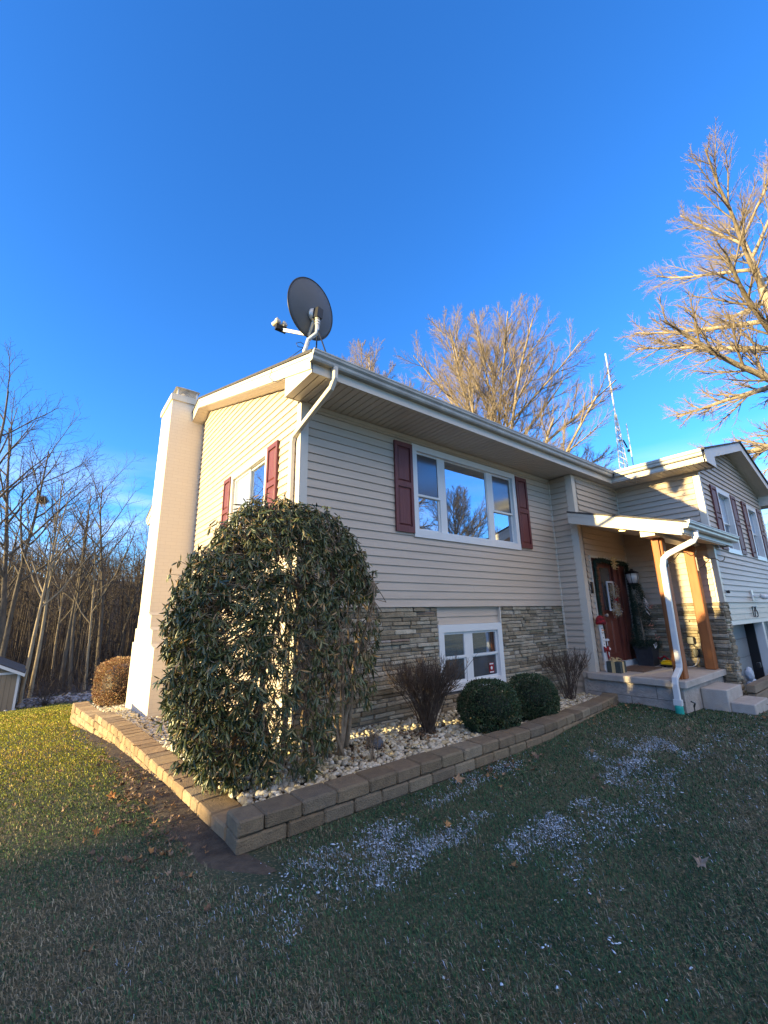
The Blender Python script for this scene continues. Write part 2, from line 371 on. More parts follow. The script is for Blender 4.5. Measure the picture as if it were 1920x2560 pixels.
# backing walls so nothing is hollow
bk = MB()
bk.box(.12, 5.79, .12, 8.7, -2.3, 2.9); bk.box(5.93, 12.9, -.39, 8.7, -2.3, 2.7); bk.box(7.94, 12.9, -1.69, -.40, -.42, 2.7)
bk.box(7.85, 8.03, -2.06, -1.7, -2.3, -.01); bk.box(7.94, 12.9, -2.0, -1.7, -.36, 2.7); bk.box(12.61, 12.9, -2.09, -1.7, -2.3, -.365); bk.box(.002, .12, .002, 8.7, -2.3, -.02) if False else None
bk.build('sheathing', TRIM, HOUSE)
# main front siding with the picture window cut out
PW = (1.87, 4.54, 1.013, 2.495)
siding('front_siding', FR(0), .09, 5.78, 0, H-.02, [PW], seed=3)
siding('entry_return_siding', LF(5.80), -.40, 0, -1.6, H-.02, dp=.026)
siding('entry_siding', FR(-.495), 5.96, 7.79, -1.2, H-.02, [(6.10, 7.80, -1.2, .97)], dp=.026)
siding('wing_side_siding', LF(7.82), -2.02, -.51, 0, H-.02, dp=.034)
RZ = lambda y: 2.84 + .328*(y+.74)           # main roof surface
def mb_(z):
    if z < 2.86: return (.0, 8.77)
    y = (z - 2.62)/.328 - .74; return (y, 8.77 - y)
SW = (.985, 2.56, 1.10, 2.30)
siding('gable_siding', LF(0), .09, 8.68, -1.6, 4.3, [SW, (3.98, 6.3, -1.6, -.01), (4.85, 5.93, -.3, 4.3)], mb_)
WZ = lambda x: 2.84 + .287*(x-7.14)
def wb_(z):
    if z < 2.86: return (7.9, 12.88)
    d = (z - 2.66)/.287; return (7.14+d, 13.64-d)
siding('wing_gable_siding', FR(-2.116), 7.91, 12.88, 0, 3.56, [(8.76, 9.81, 1.02, 2.45), (11.2, 12.2, 1.02, 2.42)], wb_, dp=.028)
siding('garage_header_siding', FR(-2.105), 8.08, 12.7, -.34, -.005)
siding('basement_infill_siding', FR(.055), 2.31, 3.77, -.262, -.005)
# corner trim
def trim_piece(boxes, name='corner_trim'):
    mb = MB()
    for b in boxes: mb.box(*b)
    return mb.build(name, TRIM, HOUSE)
def corner(x, y, z0, z1, w=.09, t=.022): trim_piece([(x-t, x+w, y-t, y-.001, z0, z1), (x-t, x-.001, y-.001, y+w, z0, z1)])
corner(0, 0, 0, H-.01); trim_piece([(-.022, -.001, .0, .09, -1.6, 0)])
corner(5.80, -.495, -1.2, H-.01, .12); corner(7.82, -2.116, 0, H+.1)
trim_piece([(12.88, 12.99, -2.138, -2.117, -.02, 2.7)])
trim_piece([(5.765, 5.795, -.028, -.003, -1.5, H-.01)], 'inside_corner_bead'); trim_piece([(7.785, 7.817, -.525, -.498, -1.2, H-.01)], 'inside_corner_bead')
trim_piece([(3.765, 3.79, -.01, .05, -.27, -.004)], 'inside_corner_bead')
trim_piece([(.09, 5.79, -.023, -.002, H-.06, H-.004)], 'frieze'); trim_piece([(5.9, 7.8, -.519, -.497, H-.06, H-.004)], 'frieze'); trim_piece([(7.797, 7.818, -2.05, -.5, H-.06, H-.004)], 'frieze')
# fascia, soffits
def soffit():
    s = MB()
    x = -.235
    while x < 7.2:                                 # beaded boards running out from the wall
        x1 = min(x+.1, 7.20); y1 = -.0 if x < 5.78 else -.49
        s.box(x+.006, x1-.006, -.68, y1, H, H+.012); x += .1
    y = -2.39
    while y < -.55:
        s.box(7.205, 7.818, y+.006, y+.094, H, H+.012); y += .1
    q = MB(); q.box(-.235, 7.20, -.68, 0, H+.014, H+.03); q.box(7.205, 7.82, -2.39, -.50, H+.014, H+.03); q.build('soffit_backing', CMU, HOUSE)
    # sloping rake soffits
    for ya, yb, sg in ((0.0, 4.39, 1), (4.39, 8.77, -1)):
        n = 44
        for i in range(n):
            a = ya + (yb-ya)*i/n; b = ya + (yb-ya)*(i+1)/n - .006
            za = RZ(a if sg > 0 else 8.78-a) - .21; zb = RZ(b if sg > 0 else 8.78-b) - .21
            s.add([(-.24, a, za), (0, a, za), (0, b, zb), (-.24, b, zb), (-.24, a, za+.015), (0, a, za+.015), (0, b, zb+.015), (-.24, b, zb+.015)], [(0, 3, 2, 1), (4, 5, 6, 7), (0, 1, 5, 4), (1, 2, 6, 5), (2, 3, 7, 6), (3, 0, 4, 7)])
    for sg in (1, -1):
        n = 30
        for i in range(n):
            a = 7.86 + (10.39-7.86)*i/n; b = 7.86 + (10.39-7.86)*(i+1)/n - .006
            za, zb = WZ(a)-.19, WZ(b)-.19
            if sg < 0: a, b = 20.78-a, 20.78-b
            s.add([(a, -2.42, za), (a, -2.1, za), (b, -2.1, zb), (b, -2.42, zb), (a, -2.42, za+.015), (a, -2.1, za+.015), (b, -2.1, zb+.015), (b, -2.42, zb+.015)], [(0, 3, 2, 1), (4, 5, 6, 7), (0, 1, 5, 4), (1, 2, 6, 5), (2, 3, 7, 6), (3, 0, 4, 7)])
    s.box(-.23, 0, 8.8, 9.44, H, H+.012)
    s.box(12.99, 13.6, -2.4, 3, H, H+.012)
    s.build('soffit', SOFFIT, HOUSE)
soffit()
fa = MB()
fa.box(-.24, 7.22, -.70, -.681, H-.005, 2.80); fa.box(7.22, 7.239, -2.40, -.69, H-.005, 2.80)
fa.box(-.24, 0, 9.44, 9.46, H-.005, 2.8)
# rake boards
def rake(pts, d): fa.prism(pts, d)
rake([(-.262, -.70, RZ(-.70)-.01), (-.262, 4.39, RZ(4.39)-.01), (-.262, 4.39, RZ(4.39)-.205), (-.262, -.70, RZ(-.70)-.205)], (.02, 0, 0))
rake([(-.262, 9.48, RZ(-.70)-.01), (-.262, 4.39, RZ(4.39)-.01), (-.262, 4.39, RZ(4.39)-.205), (-.262, 9.48, RZ(-.70)-.205)], (.02, 0, 0))
rake([(-.272, -.72, RZ(-.72)-.012), (-.272, 4.39, RZ(4.39)-.012), (-.272, 4.39, RZ(4.39)-.06), (-.272, -.72, RZ(-.72)-.06)], (.009, 0, 0))
rake([(-.272, 9.5, RZ(-.72)-.012), (-.272, 4.39, RZ(4.39)-.012), (-.272, 4.39, RZ(4.39)-.06), (-.272, 9.5, RZ(-.72)-.06)], (.009, 0, 0))
# boxed eave ends
rake([(-.243, -.70, H-.01), (-.243, 0.01, H-.01), (-.243, .01, RZ(0)-.14), (-.243, -.70, RZ(-.7)-.05)], (.012, 0, 0))
rake([(-.243, 8.77, H-.01), (-.243, 9.45, H-.01), (-.243, 9.45, RZ(-.7)-.05), (-.243, 8.77, RZ(0)-.14)], (.012, 0, 0))
fa.box(-.23, 0, 0, .012, H-.008, RZ(0)-.12)
yf = -2.44
rake([(7.22, yf, WZ(7.22)-.01), (10.39, yf, WZ(10.39)-.01), (10.39, yf, WZ(10.39)-.21), (7.22, yf, WZ(7.22)-.20)], (0, .02, 0))
rake([(13.56, yf, WZ(7.22)-.01), (10.39, yf, WZ(10.39)-.01), (10.39, yf, WZ(10.39)-.21), (13.56, yf, WZ(7.22)-.20)], (0, .02, 0))
rake([(7.22, yf+.001, H-.01), (7.86, yf+.001, H-.01), (7.86, yf+.001, WZ(7.86)-.15), (7.22, yf+.001, WZ(7.22)-.02)], (0, .012, 0))
fa.box(7.85, 7.862, yf+.013, -2.13, H-.008, WZ(7.86)-.12)
rake([(12.92, yf+.001, H-.01), (13.56, yf+.001, H-.01), (13.56, yf+.001, WZ(7.22)-.02), (12.92, yf+.001, WZ(7.86)-.15)], (0, .012, 0))
fa.box(12.92, 12.932, yf+.013, -2.13, H-.02, WZ(7.86)-.12); fa.box(13.55, 13.56, yf+.01, 3, H-.005, 2.8)
fa.build('fascia', TRIM, HOUSE)
# roofs
def slab(mb, a, b, c, d, t=.035): # top quad corners
    P = [Vector(q) for q in (a, b, c, d)]; mb.add(P + [p - Vector((0, 0, t)) for p in P], [(0, 1, 2, 3), (7, 6, 5, 4), (0, 4, 5, 1), (1, 5, 6, 2), (2, 6, 7, 3), (3, 7, 4, 0)])
rf = MB(); RX = 4.39
slab(rf, (-.285, -.76, RZ(-.76)+.03), (13.0, -.76, RZ(-.76)+.03), (13.0, RX, RZ(RX)+.03), (-.285, RX, RZ(RX)+.03))
slab(rf, (-.285, RX, RZ(RX)+.03), (13.0, RX, RZ(RX)+.03), (13.0, 9.54, RZ(-.76)+.03), (-.285, 9.54, RZ(-.76)+.03))
slab(rf, (7.12, -2.47, WZ(7.12)+.028), (7.12, 4.2, WZ(7.12)+.028), (10.39, 4.2, WZ(10.39)+.028), (10.39, -2.47, WZ(10.39)+.028))
slab(rf, (13.66, -2.47, WZ(7.12)+.028), (13.66, 4.2, WZ(7.12)+.028), (10.39, 4.2, WZ(10.39)+.028), (10.39, -2.47, WZ(10.39)+.028))
rf.build('roof', ROOFM, HOUSE)
# gutters, K-style profile (outward, down)
KP = [(0, 0), (0, -.125), (.065, -.125), (.078, -.105), (.082, -.075), (.105, -.05), (.108, -.022), (.114, -.018), (.114, 0), (.1, 0), (.098, -.012)]
def gutter(name, fn, d, parent=HOUSE, lip=True):
    g = MB(); g.prism([fn(o, z) for o, z in KP], d)
    return g.build(name, GUTTER, parent)
gutter('gutter', lambda o, z: (-.275, -.70-o, 2.855+z), (7.40+.0, 0, 0))
gutter('gutter', lambda o, z: (7.22-o, -2.41, 2.857+z), (0, 1.60, 0))
gutter('gutter', lambda o, z: (-.275, 9.46+o, 2.855+z), (5, 0, 0))
# downspouts
d = MB(); d.duct([(.03, -.755, 2.74), (.03, -.75, 2.60), (.02, -.70, 2.50), (-.03, -.08, 2.25), (-.055, .10, 2.16), (-.06, .135, 2.06), (-.06, .14, .5), (-.06, .14, -1.36), (-.1, .1, -1.42)], (0, 1, 0), .078, .055)
d.build('downspout', TRIM, HOUSE)
for zz in (1.2, -.4):
    q = MB(); q.box(-.09, -.02, .09, .19, zz, zz+.02); q.build('downspout_strap', TRIM, HOUSE)

# --- stone veneer
def stones(name, T, u0, u1, z0, z1, holes=(), seed=1, quoin=False):
    rnd = random.Random(seed); mb = MB(); mo = MB(); z = z1
    pal = [(.16, .13, .088), (.20, .165, .115), (.23, .195, .14), (.27, .235, .18), (.31, .28, .225), (.175, .148, .105), (.15, .125, .088), (.24, .205, .15), (.28, .25, .20), (.25, .225, .175)]
    while z > z0:
        hgt = rnd.choice((.046, .05, .055, .06, .065, .072)); za = max(z - hgt, z0); u = u0 + rnd.uniform(-.1, 0)
        while u < u1:
            L = rnd.uniform(.10, .24) if rnd.random() < .35 else rnd.uniform(.22, .46)
            a, b = max(u, u0), min(u+L, u1); u += L
            if b - a < .03: continue
            segs = [(a, b)]
            for h in holes:
                if h[2] < z - .004 and h[3] > za + .004:
                    nv = []
                    for p, q in segs:
                        if h[0] > p: nv.append((p, min(q, h[0])))
                        if h[1] < q: nv.append((max(p, h[1]), q))
                    segs = nv
            for p, q in segs:
                if q - p < .02: continue
                o = rnd.uniform(.010, .046); c = rnd.choice(pal); k = rnd.uniform(.85, 1.15); c = tuple(x*k for x in c)
                if hgt > .07 and rnd.random() < .35:       # split into two thin ones
                    zm = (z+za)/2; mb.chbox((p+.004, za+.003, -.02), (q-.004, zm-.002, o), .008, c, T, .003, rnd)
                    c2 = tuple(x*rnd.uniform(.8, 1.2) for x in rnd.choice(pal)); mb.chbox((p+.004, zm+.002, -.02), (q-.004, z-.003, o*.8), .008, c2, T, .003, rnd)
                else: mb.chbox((p+.004, za+.003, -.02), (q-.004, z-.003, o), .009, c, T, .0035, rnd)
        z = za
    return mb.build(name, STONE, HOUSE)
BW = (2.31, 3.77, -1.20, 0)
stones('stone_veneer', FR(.03), .0, 5.79, -1.66, -.004, [BW], 5)
stones('stone_veneer', LF(7.80), -2.10, -.50, -1.19, -.004, seed=8)
stones('stone_veneer', FR(-2.09), 7.78, 8.07, -2.1, -.004, seed=9)
stones('stone_veneer', LF(7.80), -2.10, -1.9, -2.0, -1.19, seed=12)
for b in ((0.002, 2.30, .024, .05, -1.9, -.02), (3.78, 5.79, .024, .05, -1.9, -.02), (2.30, 3.78, .024, .05, -1.9, -1.21), (7.803, 7.818, -2.08, -.5, -2, -.01)):
    m_ = MB(); m_.box(*b); m_.build('mortar_bed', MORTAR, HOUSE)

# --- windows
def casing(mb, T, u0, u1, z0, z1, w=.10, o=.032, sill=.115, deep=-.07):
    ubox(mb, T, u0, u1, z1-w, z1, deep, o); ubox(mb, T, u0, u1, z0, z0+sill, deep, o+.004)
    ubox(mb, T, u0, u0+w, z0+sill, z1-w, deep, o); ubox(mb, T, u1-w, u1, z0+sill, z1-w, deep, o)
def sash(win, T, u0, u1, z0, z1, o, w=.032, g=GLASS, name='sash'):
    mb = MB(); ubox(mb, T, u0, u1, z0, z0+w, o-.025, o); ubox(mb, T, u0, u1, z1-w, z1, o-.025, o)
    ubox(mb, T, u0, u0+w, z0+w, z1-w, o-.025, o); ubox(mb, T, u1-w, u1, z0+w, z1-w, o-.025, o)
    s = mb.build(name, WHITE, win)
    p = MB(); ubox(p, T, u0+w-.002, u1-w+.002, z0+w-.002, z1-w+.002, o-.018, o-.012); p.build('pane', g, win)
def shutter(T, u0, u1, z0, z1, label=None):
    mb = MB(); o = .02; t = .03; st = .05; zm = z0 + (z1-z0)*.52
    for a, b in ((u0, u0+st), (u1-st, u1)): ubox(mb, T, a, b, z0, z1, o, o+t)
    for a, b in ((z0, z0+.09), (zm-.04, zm+.04), (z1-.07, z1)): ubox(mb, T, u0+st, u1-st, a, b, o, o+t)
    ubox(mb, T, u0+st, u1-st, z0+.09, z1-.07, o, o+.010)
    for a, b in ((z0+.09, zm-.04), (zm+.04, z1-.07)):
        p0, p1, q0, q1 = u0+st+.012, u1-st-.012, a+.015, b-.015; c = .02
        vs = [T(p0, q0, o+.010), T(p1, q0, o+.010), T(p1, q1, o+.010), T(p0, q1, o+.010), T(p0+c, q0+c, o+.024), T(p1-c, q0+c, o+.024), T(p1-c, q1-c, o+.024), T(p0+c, q1-c, o+.024)]
        mb.add(vs, [(4, 5, 6, 7), (0, 1, 5, 4), (1, 2, 6, 5), (2, 3, 7, 6), (3, 0, 4, 7), (0, 3, 2, 1)])
    return mb.build('shutter', SHUT, HOUSE, label=label)
def void(T, u0, u1, z0, z1, win, o=-.066):
    mb = MB(); ubox(mb, T, u0, u1, z0, z1, o-.004, o); mb.build('reveal', WHITE, win)
T0 = FR(0)
mb = MB(); casing(mb, T0, *PW)
for a, b in ((2.49, 2.62), (3.71, 3.85)): ubox(mb, T0, a, b, 1.13, 2.395, -.07, -.012)
win = mb.build('window', WHITE, HOUSE, label='wide picture window with a fixed centre pane between two double-hung sides')
void(T0, 1.95, 4.45, 1.1, 2.42, win)
sash(win, T0, 2.62, 3.71, 1.128, 2.395, -.02, .02)
for a, b in ((1.97, 2.49), (3.85, 4.44)):
    sash(win, T0, a, b, 1.128, 1.70, -.035, .034); sash(win, T0, a, b, 1.67, 2.395, -.012, .034, SCREEN)
shutter(T0, 1.51, 1.865, 1.062, 2.457); shutter(T0, 4.545, 4.90, 1.062, 2.457)
# basement window
TB = FR(.02); mb = MB(); casing(mb, TB, 2.29, 3.785, -1.20, -.264, .11, .03, .10, -.05); ubox(mb, TB, 2.90, 3.03, -1.10, -.374, -.05, -.005)
win = mb.build('window', WHITE, HOUSE, label='low twin double-hung basement window set in the stone'); void(TB, 2.35, 3.7, -1.15, -.3, win, -.046)
for a, b in ((2.40, 2.90), (3.03, 3.675)):
    sash(win, TB, a, b, -1.10, -.735, -.022, .034, SCREEN if a > 3 else SCREEN); sash(win, TB, a, b, -.755, -.374, -.004, .034, GLASS)
st = MB(); ubox(st, TB, 3.45, 3.57, -1.045, -.885, -.028, -.026); s_ = st.build('sticker', RED, win, label='small red and white warning sticker')
st = MB(); ubox(st, TB, 3.462, 3.558, -.915, -.895, -.0262, -.0255); ubox(st, TB, 3.462, 3.558, -1.038, -1.02, -.0262, -.0255)
st.lathe([(.0, 0), (.026, 0), (.026, .0006), (0, .0006)], TB(3.51, -.967, -.0262), 16, axis=(0, -1, 0)); st.build('sticker_print', WHITE, win)
# side window in the gable wall (slider)
TS = LF(0); mb = MB(); casing(mb, TS, *SW, .085, .035, .09); win = mb.build('window', TRIM, HOUSE, label='sliding window in the sunlit gable wall'); void(TS, 1.05, 2.5, 1.15, 2.25, win)
sash(win, TS, 1.07, 1.80, 1.19, 2.215, -.03, .035, GLASS); sash(win, TS, 1.76, 2.475, 1.19, 2.215, -.008, .035, FROST)
shutter(TS, .63, .98, 1.06, 2.30); shutter(TS, 2.565, 2.92, 1.06, 2.30)
# wing windows
TW = FR(-2.116)
for a, b, z0, z1 in ((8.76, 9.81, 1.02, 2.45), (11.2, 12.2, 1.02, 2.42)):
    mb = MB(); casing(mb, TW, a, b, z0, z1, .11, .035, .10, -.10); win = mb.build('window', WHITE, HOUSE, label='double-hung window in the garage wing'); void(TW, a+.05, b-.05, z0+.05, z1-.05, win, -.096)
    sash(win, TW, a+.11, b-.11, z0+.1, z0+.70, -.07, .035, SCREEN); sash(win, TW, a+.11, b-.11, z0+.68, z1-.11, -.045, .035, FROST if a < 10 else GLASS)
for a, b in ((8.37, 8.75), (9.82, 10.2), (10.78, 11.15), (12.24, 12.6)): shutter(TW, a, b, 1.06, 2.43)

# --- chimney
mb = MB(); CX = -.70
mb.box(CX, .05, 4.85, 5.93, -.02, 4.58); mb.box(CX-.03, .08, 4.82, 5.96, 4.58, 4.72); mb.box(CX+.04, .02, 4.92, 5.88, 4.72, 4.76)
steps = [(-.01, 4.60, 6.0), (-.29, 4.33, 6.2), (-.58, 4.02, 6.4)]
zt = [-.02, -.29, -.58, -2.6]
for i, (z, ya, yb) in enumerate(steps):
    mb.box(CX, .05, ya, yb, zt[i+1] if i < 2 else -2.6, zt[i]-.001)
CHM = mb.build('chimney', BRICK, HOUSE, label='cream painted brick chimney stack')
mb = MB()
for i, (z, ya, yb) in enumerate(steps):
    yp = (4.85, 4.60, 4.33)[i]
    mb.prism([(CX-.012, ya-.01, zt[i]-.012), (CX-.012, yp, zt[i]+.05), (CX-.012, yp, zt[i]-.012)], (-CX-.0, 0, 0))
mb.build('chimney_shoulder', TRIM, CHM)
cap = MB(); cx0, cx1, cy0, cy1 = -.56, -.16, 5.1, 5.5
for a, b in ((cx0, cy0), (cx1, cy0), (cx0, cy1), (cx1, cy1)): cap.box(a-.012, a+.012, b-.012, b+.012, 4.76, 5.02)
n = 9
for i in range(-n, n+1):            # expanded-metal mesh
    for (p, q, r) in ((lambda t, z: (cx0+(cx1-cx0)*t, cy0, z), 0, 0), (lambda t, z: (cx0, cy0+(cy1-cy0)*t, z), 0, 0), (lambda t, z: (cx1, cy0+(cy1-cy0)*t, z), 0, 0), (lambda t, z: (cx0+(cx1-cx0)*t, cy1, z), 0, 0)):
        for s in (1, -1):
            t0, t1 = i/n, i/n + .6
            ta, tb = max(t0, 0), min(t1, 1)
            if tb <= ta: continue
            za, zb = 4.77+.24*(ta-t0)/.6, 4.77+.24*(tb-t0)/.6
            if s < 0: ta, tb = 1-ta, 1-tb
            cap.tube([p(ta, za), p(tb, zb)], .004, 3)
cap.add([(cx0-.06, cy0-.06, 5.02), (cx1+.06, cy0-.06, 5.02), (cx1+.06, cy1+.06, 5.02), (cx0-.06, cy1+.06, 5.02), (cx0+.12, cy0+.12, 5.13), (cx1-.12, cy0+.12, 5.13), (cx1-.12, cy1-.12, 5.13), (cx0+.12, cy1-.12, 5.13)], [(3, 2, 1, 0), (4, 5, 6, 7), (0, 1, 5, 4), (1, 2, 6, 5), (2, 3, 7, 6), (3, 0, 4, 7)])
cap.build('flue_cap', GALV, CHM)
q = MB(); q.lathe([(.1, 4.7), (.1, 4.98), (.09, 4.98), (.09, 4.7)], (-.36, 5.3, 0), 16); q.build('flue', CONC, CHM)

# --- entry door
TD = FR(-.495)
mb = MB(); ubox(mb, TD, 6.10, 7.80, -1.2, -1.1, -.09, .02); mb.build('threshold', WHITE, HOUSE)
mb = MB(); ubox(mb, TD, 6.10, 7.80, .93, .97, -.09, .03); ubox(mb, TD, 6.10, 6.14, -1.1, .93, -.09, .03); ubox(mb, TD, 7.765, 7.80, -1.1, .93, -.09, .02)
mb.build('door_trim', TRIM, HOUSE)
mb = MB(); ubox(mb, TD, 6.14, 7.765, -1.1, .93, -.10, -.09)
ubox(mb, TD, 6.14, 6.40, -1.1, .93, -.09, -.055); ubox(mb, TD, 6.38, 6.46, -1.1, .86, -.055, .0); ubox(mb, TD, 7.10, 7.20, -1.1, .86, -.055, .0); ubox(mb, TD, 7.34, 7.44, -1.1, .86, -.055, .01)
ubox(mb, TD, 7.20, 7.34, -1.1, .86, -.09, -.03); ubox(mb, TD, 7.44, 7.765, -1.1, .86, -.09, -.045); ubox(mb, TD, 6.14, 7.765, .86, .93, -.09, -.0)
mb.build('door_frame', DOORM, HOUSE)
mb = MB(); ubox(mb, TD, 6.46, 7.10, -1.1, .86, -.085, -.045)
def panel(a, b, c, e):
    vs = [TD(a, c, -.045), TD(b, c, -.045), TD(b, e, -.045), TD(a, e, -.045), TD(a+.03, c+.03, -.033), TD(b-.03, c+.03, -.033), TD(b-.03, e-.03, -.033), TD(a+.03, e-.03, -.033)]
    mb.add(vs, [(4, 5, 6, 7), (0, 1, 5, 4), (1, 2, 6, 5), (2, 3, 7, 6), (3, 0, 4, 7), (0, 3, 2, 1)])
panel(6.54, 6.76, -.95, -.30); panel(6.80, 7.02, -.95, -.30)
for a, b, c, e in ((6.53, 7.03, -.145, -.10), (6.53, 7.03, .755, .79), (6.53, 6.565, -.1, .755), (6.995, 7.03, -.1, .755)): ubox(mb, TD, a, b, c, e, -.045, -.028)
door = mb.build('door', DOORM, HOUSE, label='burgundy front door with a tall glass light')
mb = MB(); ubox(mb, TD, 6.565, 6.995, -.10, .755, -.044, -.038); mb.build('door_light', SCREEN, door)
mb = MB(); mb.lathe([(.012, 0), (.012, .04), (.03, .05), (.03, .075), (.0, .08)], TD(6.53, -.2, -.045), 14, axis=(0, -1, 0)); mb.build('door_knob', GALV, door)
mb = MB(); ubox(mb, TD, 6.00, 6.055, .22, .44, .02, .05); mb.build('doorbell', BLACK, HOUSE)

# --- porch: slab, foundation, steps, roof, posts
mb = MB(); mb.chbox((5.66, -1.95, -1.31), (7.80, -.40, -1.2), .012); mb.box(5.7, 7.79, -.42, -.3, -1.3, -1.205); mb.box(7.79, 7.98, -2.02, -2.11, -1.3, -1.2)
mb.build('porch_slab', CONC, HOUSE)
mb = MB(); mb.box(5.72, 7.79, -1.88, -.3, -2.0, -1.31); mb.build('porch_foundation', CMU, HOUSE)
mb = MB()
for i in range(3): mb.box(5.716, 5.72, -1.88, -.35, -1.52-.2*i, -1.515-.2*i)
mb.box(5.716, 5.72, -1.50, -1.494, -1.52, -1.31); mb.box(5.716, 5.72, -1.1, -1.094, -1.72, -1.52); mb.build('mortar_joint', SOIL, HOUSE)
mb = MB(); mb.chbox((6.46, -2.24, -1.95), (7.32, -1.885, -1.385), .012); mb.chbox((6.52, -2.55, -1.95), (7.36, -2.241, -1.565), .012); mb.build('porch_steps', CONC, HOUSE)
PZ = lambda y: 1.79 + .285*(y+.5)      # porch roof top plane
mb = MB(); slab(mb, (5.43, -2.42, PZ(-2.42)), (8.22, -2.42, PZ(-2.42)), (8.22, -2.14, PZ(-2.14)), (5.43, -2.14, PZ(-2.14)), .03)
slab(mb, (5.43, -2.14, PZ(-2.14)), (7.81, -2.14, PZ(-2.14)), (7.81, -.52, PZ(-.52)), (5.43, -.52, PZ(-.52)), .03); mb.build('porch_roof', ROOFM, HOUSE)
mb = MB()
mb.prism([(5.45, -2.33, PZ(-2.33)-.035), (5.45, -.52, PZ(-.52)-.035), (5.45, -.52, PZ(-.52)-.24), (5.45, -2.33, PZ(-2.33)-.24)], (.022, 0, 0))
mb.prism([(5.442, -2.36, PZ(-2.36)-.032), (5.442, -.52, PZ(-.52)-.032), (5.442, -.52, PZ(-.52)-.09), (5.442, -2.36, PZ(-2.36)-.09)], (.008, 0, 0))
mb.box(5.472, 8.2, -2.35, -2.33, PZ(-2.33)-.2, PZ(-2.33)-.03); mb.box(8.18, 8.2, -2.33, -2.14, PZ(-2.33)-.2, PZ(-2.33)-.03)
mb.box(5.55, 8.1, -1.92, -1.70, 1.10, 1.27)     # header beam
mb.build('porch_fascia', TRIM, HOUSE)
mb = MB(); slab(mb, (5.473, -2.33, PZ(-2.33)-.2), (7.8, -2.33, PZ(-2.33)-.2), (7.8, -.52, PZ(-.52)-.2), (5.473, -.52, PZ(-.52)-.2), .02)
for i in range(1, 18): y = -2.33+.1*i; slab(mb, (5.475, y, PZ(y)-.2201), (7.8, y, PZ(y)-.2201), (7.8, y+.092, PZ(y+.092)-.2201), (5.475, y+.092, PZ(y+.092)-.2201), .004)
mb.build('porch_ceiling', SOFFIT, HOUSE)
for x, y in ((6.15, -1.2), (7.0, -1.45)):
    mb = MB(); z = PZ(y)-.2245; mb.lathe([(.07, -.006), (.07, 0), (.0, .001)], (x, y, z), 20); mb.build('ceiling_light', LAMP, HOUSE, label='lit recessed light in the porch ceiling')
gutter('porch_gutter', lambda o, z: (5.46, -2.352-o, PZ(-2.36)-.0+z), (2.83, 0, 0))
for x in (5.90, 7.47):
    mb = MB(); mb.chbox((x, -1.885, -1.199), (x+.165, -1.72, 1.10), .012)
    po = mb.build('porch_post', CEDAR, HOUSE)
mb = MB(); mb.box(5.86, 5.899, -1.845, -1.765, -1.198, 1.09); mb.build('post_trim', CEDAR, HOUSE)
d = MB(); d.duct([(5.80, -2.41, 1.12), (5.80, -2.41, 1.02), (5.80, -2.37, .96), (5.82, -1.98, .80), (5.825, -1.90, .73), (5.825, -1.87, .6), (5.825, -1.85, -.95), (5.80, -1.85, -1.03), (5.61, -1.83, -1.16), (5.585, -1.83, -1.24), (5.58, -1.83, -1.50)], (0, 1, 0), .085, .062)
dd = d.build('downspout', WHITE, HOUSE, label='white downspout that jogs out over the porch edge')
q = MB(); q.box(5.54, 5.62, -1.885, -1.775, -1.545, -1.46); q.build('downspout_collar', WHITE, dd)
q = MB(); q.lathe([(.058, -1.72), (.058, -1.57), (.052, -1.54), (0, -1.54)], (5.58, -1.83, 0), 18); q.build('drain_adapter', GREENP, dd)

# --- garage
mb = MB(); ubox(mb, FR(-2.1), 8.03, 12.8, -.43, -.345, -.05, .012); mb.build('garage_head_trim', WHITE, HOUSE)
for a, b, y in ((8.04, 10.40, -1.78), (10.62, 12.6, -1.95)):
    mb = MB(); T = FR(y)
    for k in range(5):
        z = -2.3 + .38*k; ubox(mb, T, a, b, z+.004, z+.376, -.03, 0); ubox(mb, T, a+.08, (a+b)/2-.04, z+.06, z+.32, 0, .008); ubox(mb, T, (a+b)/2+.04, b-.08, z+.06, z+.32, 0, .008)
    mb.build('garage_door', GARD, HOUSE)
mb = MB(); mb.box(10.41, 10.455, -1.95, -1.7, -2.3, -.43); mb.box(8.04, 12.6, -1.74, -1.7, -2.3, -.4); mb.build('garage_jamb', BLACK, HOUSE)
mb = MB(); mb.box(10.461, 10.62, -2.1, -1.7, -2.3, -.43); mb.build('garage_jamb_trim', WHITE, HOUSE)
# house number 175
def strokes(mb, segs, T, u, z, s, w=.018):
    for path in segs: mb.tube([T(u+p*s, z+q*s, .05) for p, q in path], w, 6)
mb = MB(); TN = FR(-2.09)
strokes(mb, [[(.1, .8), (.3, 1), (.3, 0)]], TN, 9.62, -.315, .22, .009)
strokes(mb, [[(0, 1), (.55, 1), (.2, 0)]], TN, 9.76, -.315, .22, .009)
strokes(mb, [[(.5, 1), (.05, 1), (.03, .58), (.3, .62), (.5, .42), (.45, .1), (.2, 0), (0, .08)]], TN, 9.95, -.315, .22, .009)
mb.build('house_number', NUMB, HOUSE, label='black house number 175')
mb = MB(); mb.box(5.66, 14, -8, -2.56, -1.74, -1.72)
mb2 = MB(); mb2.chbox((6.75, -6, -1.80), (7.9, -2.56, -1.735), .01); mb2.build('walkway', CONC, kind='structure')

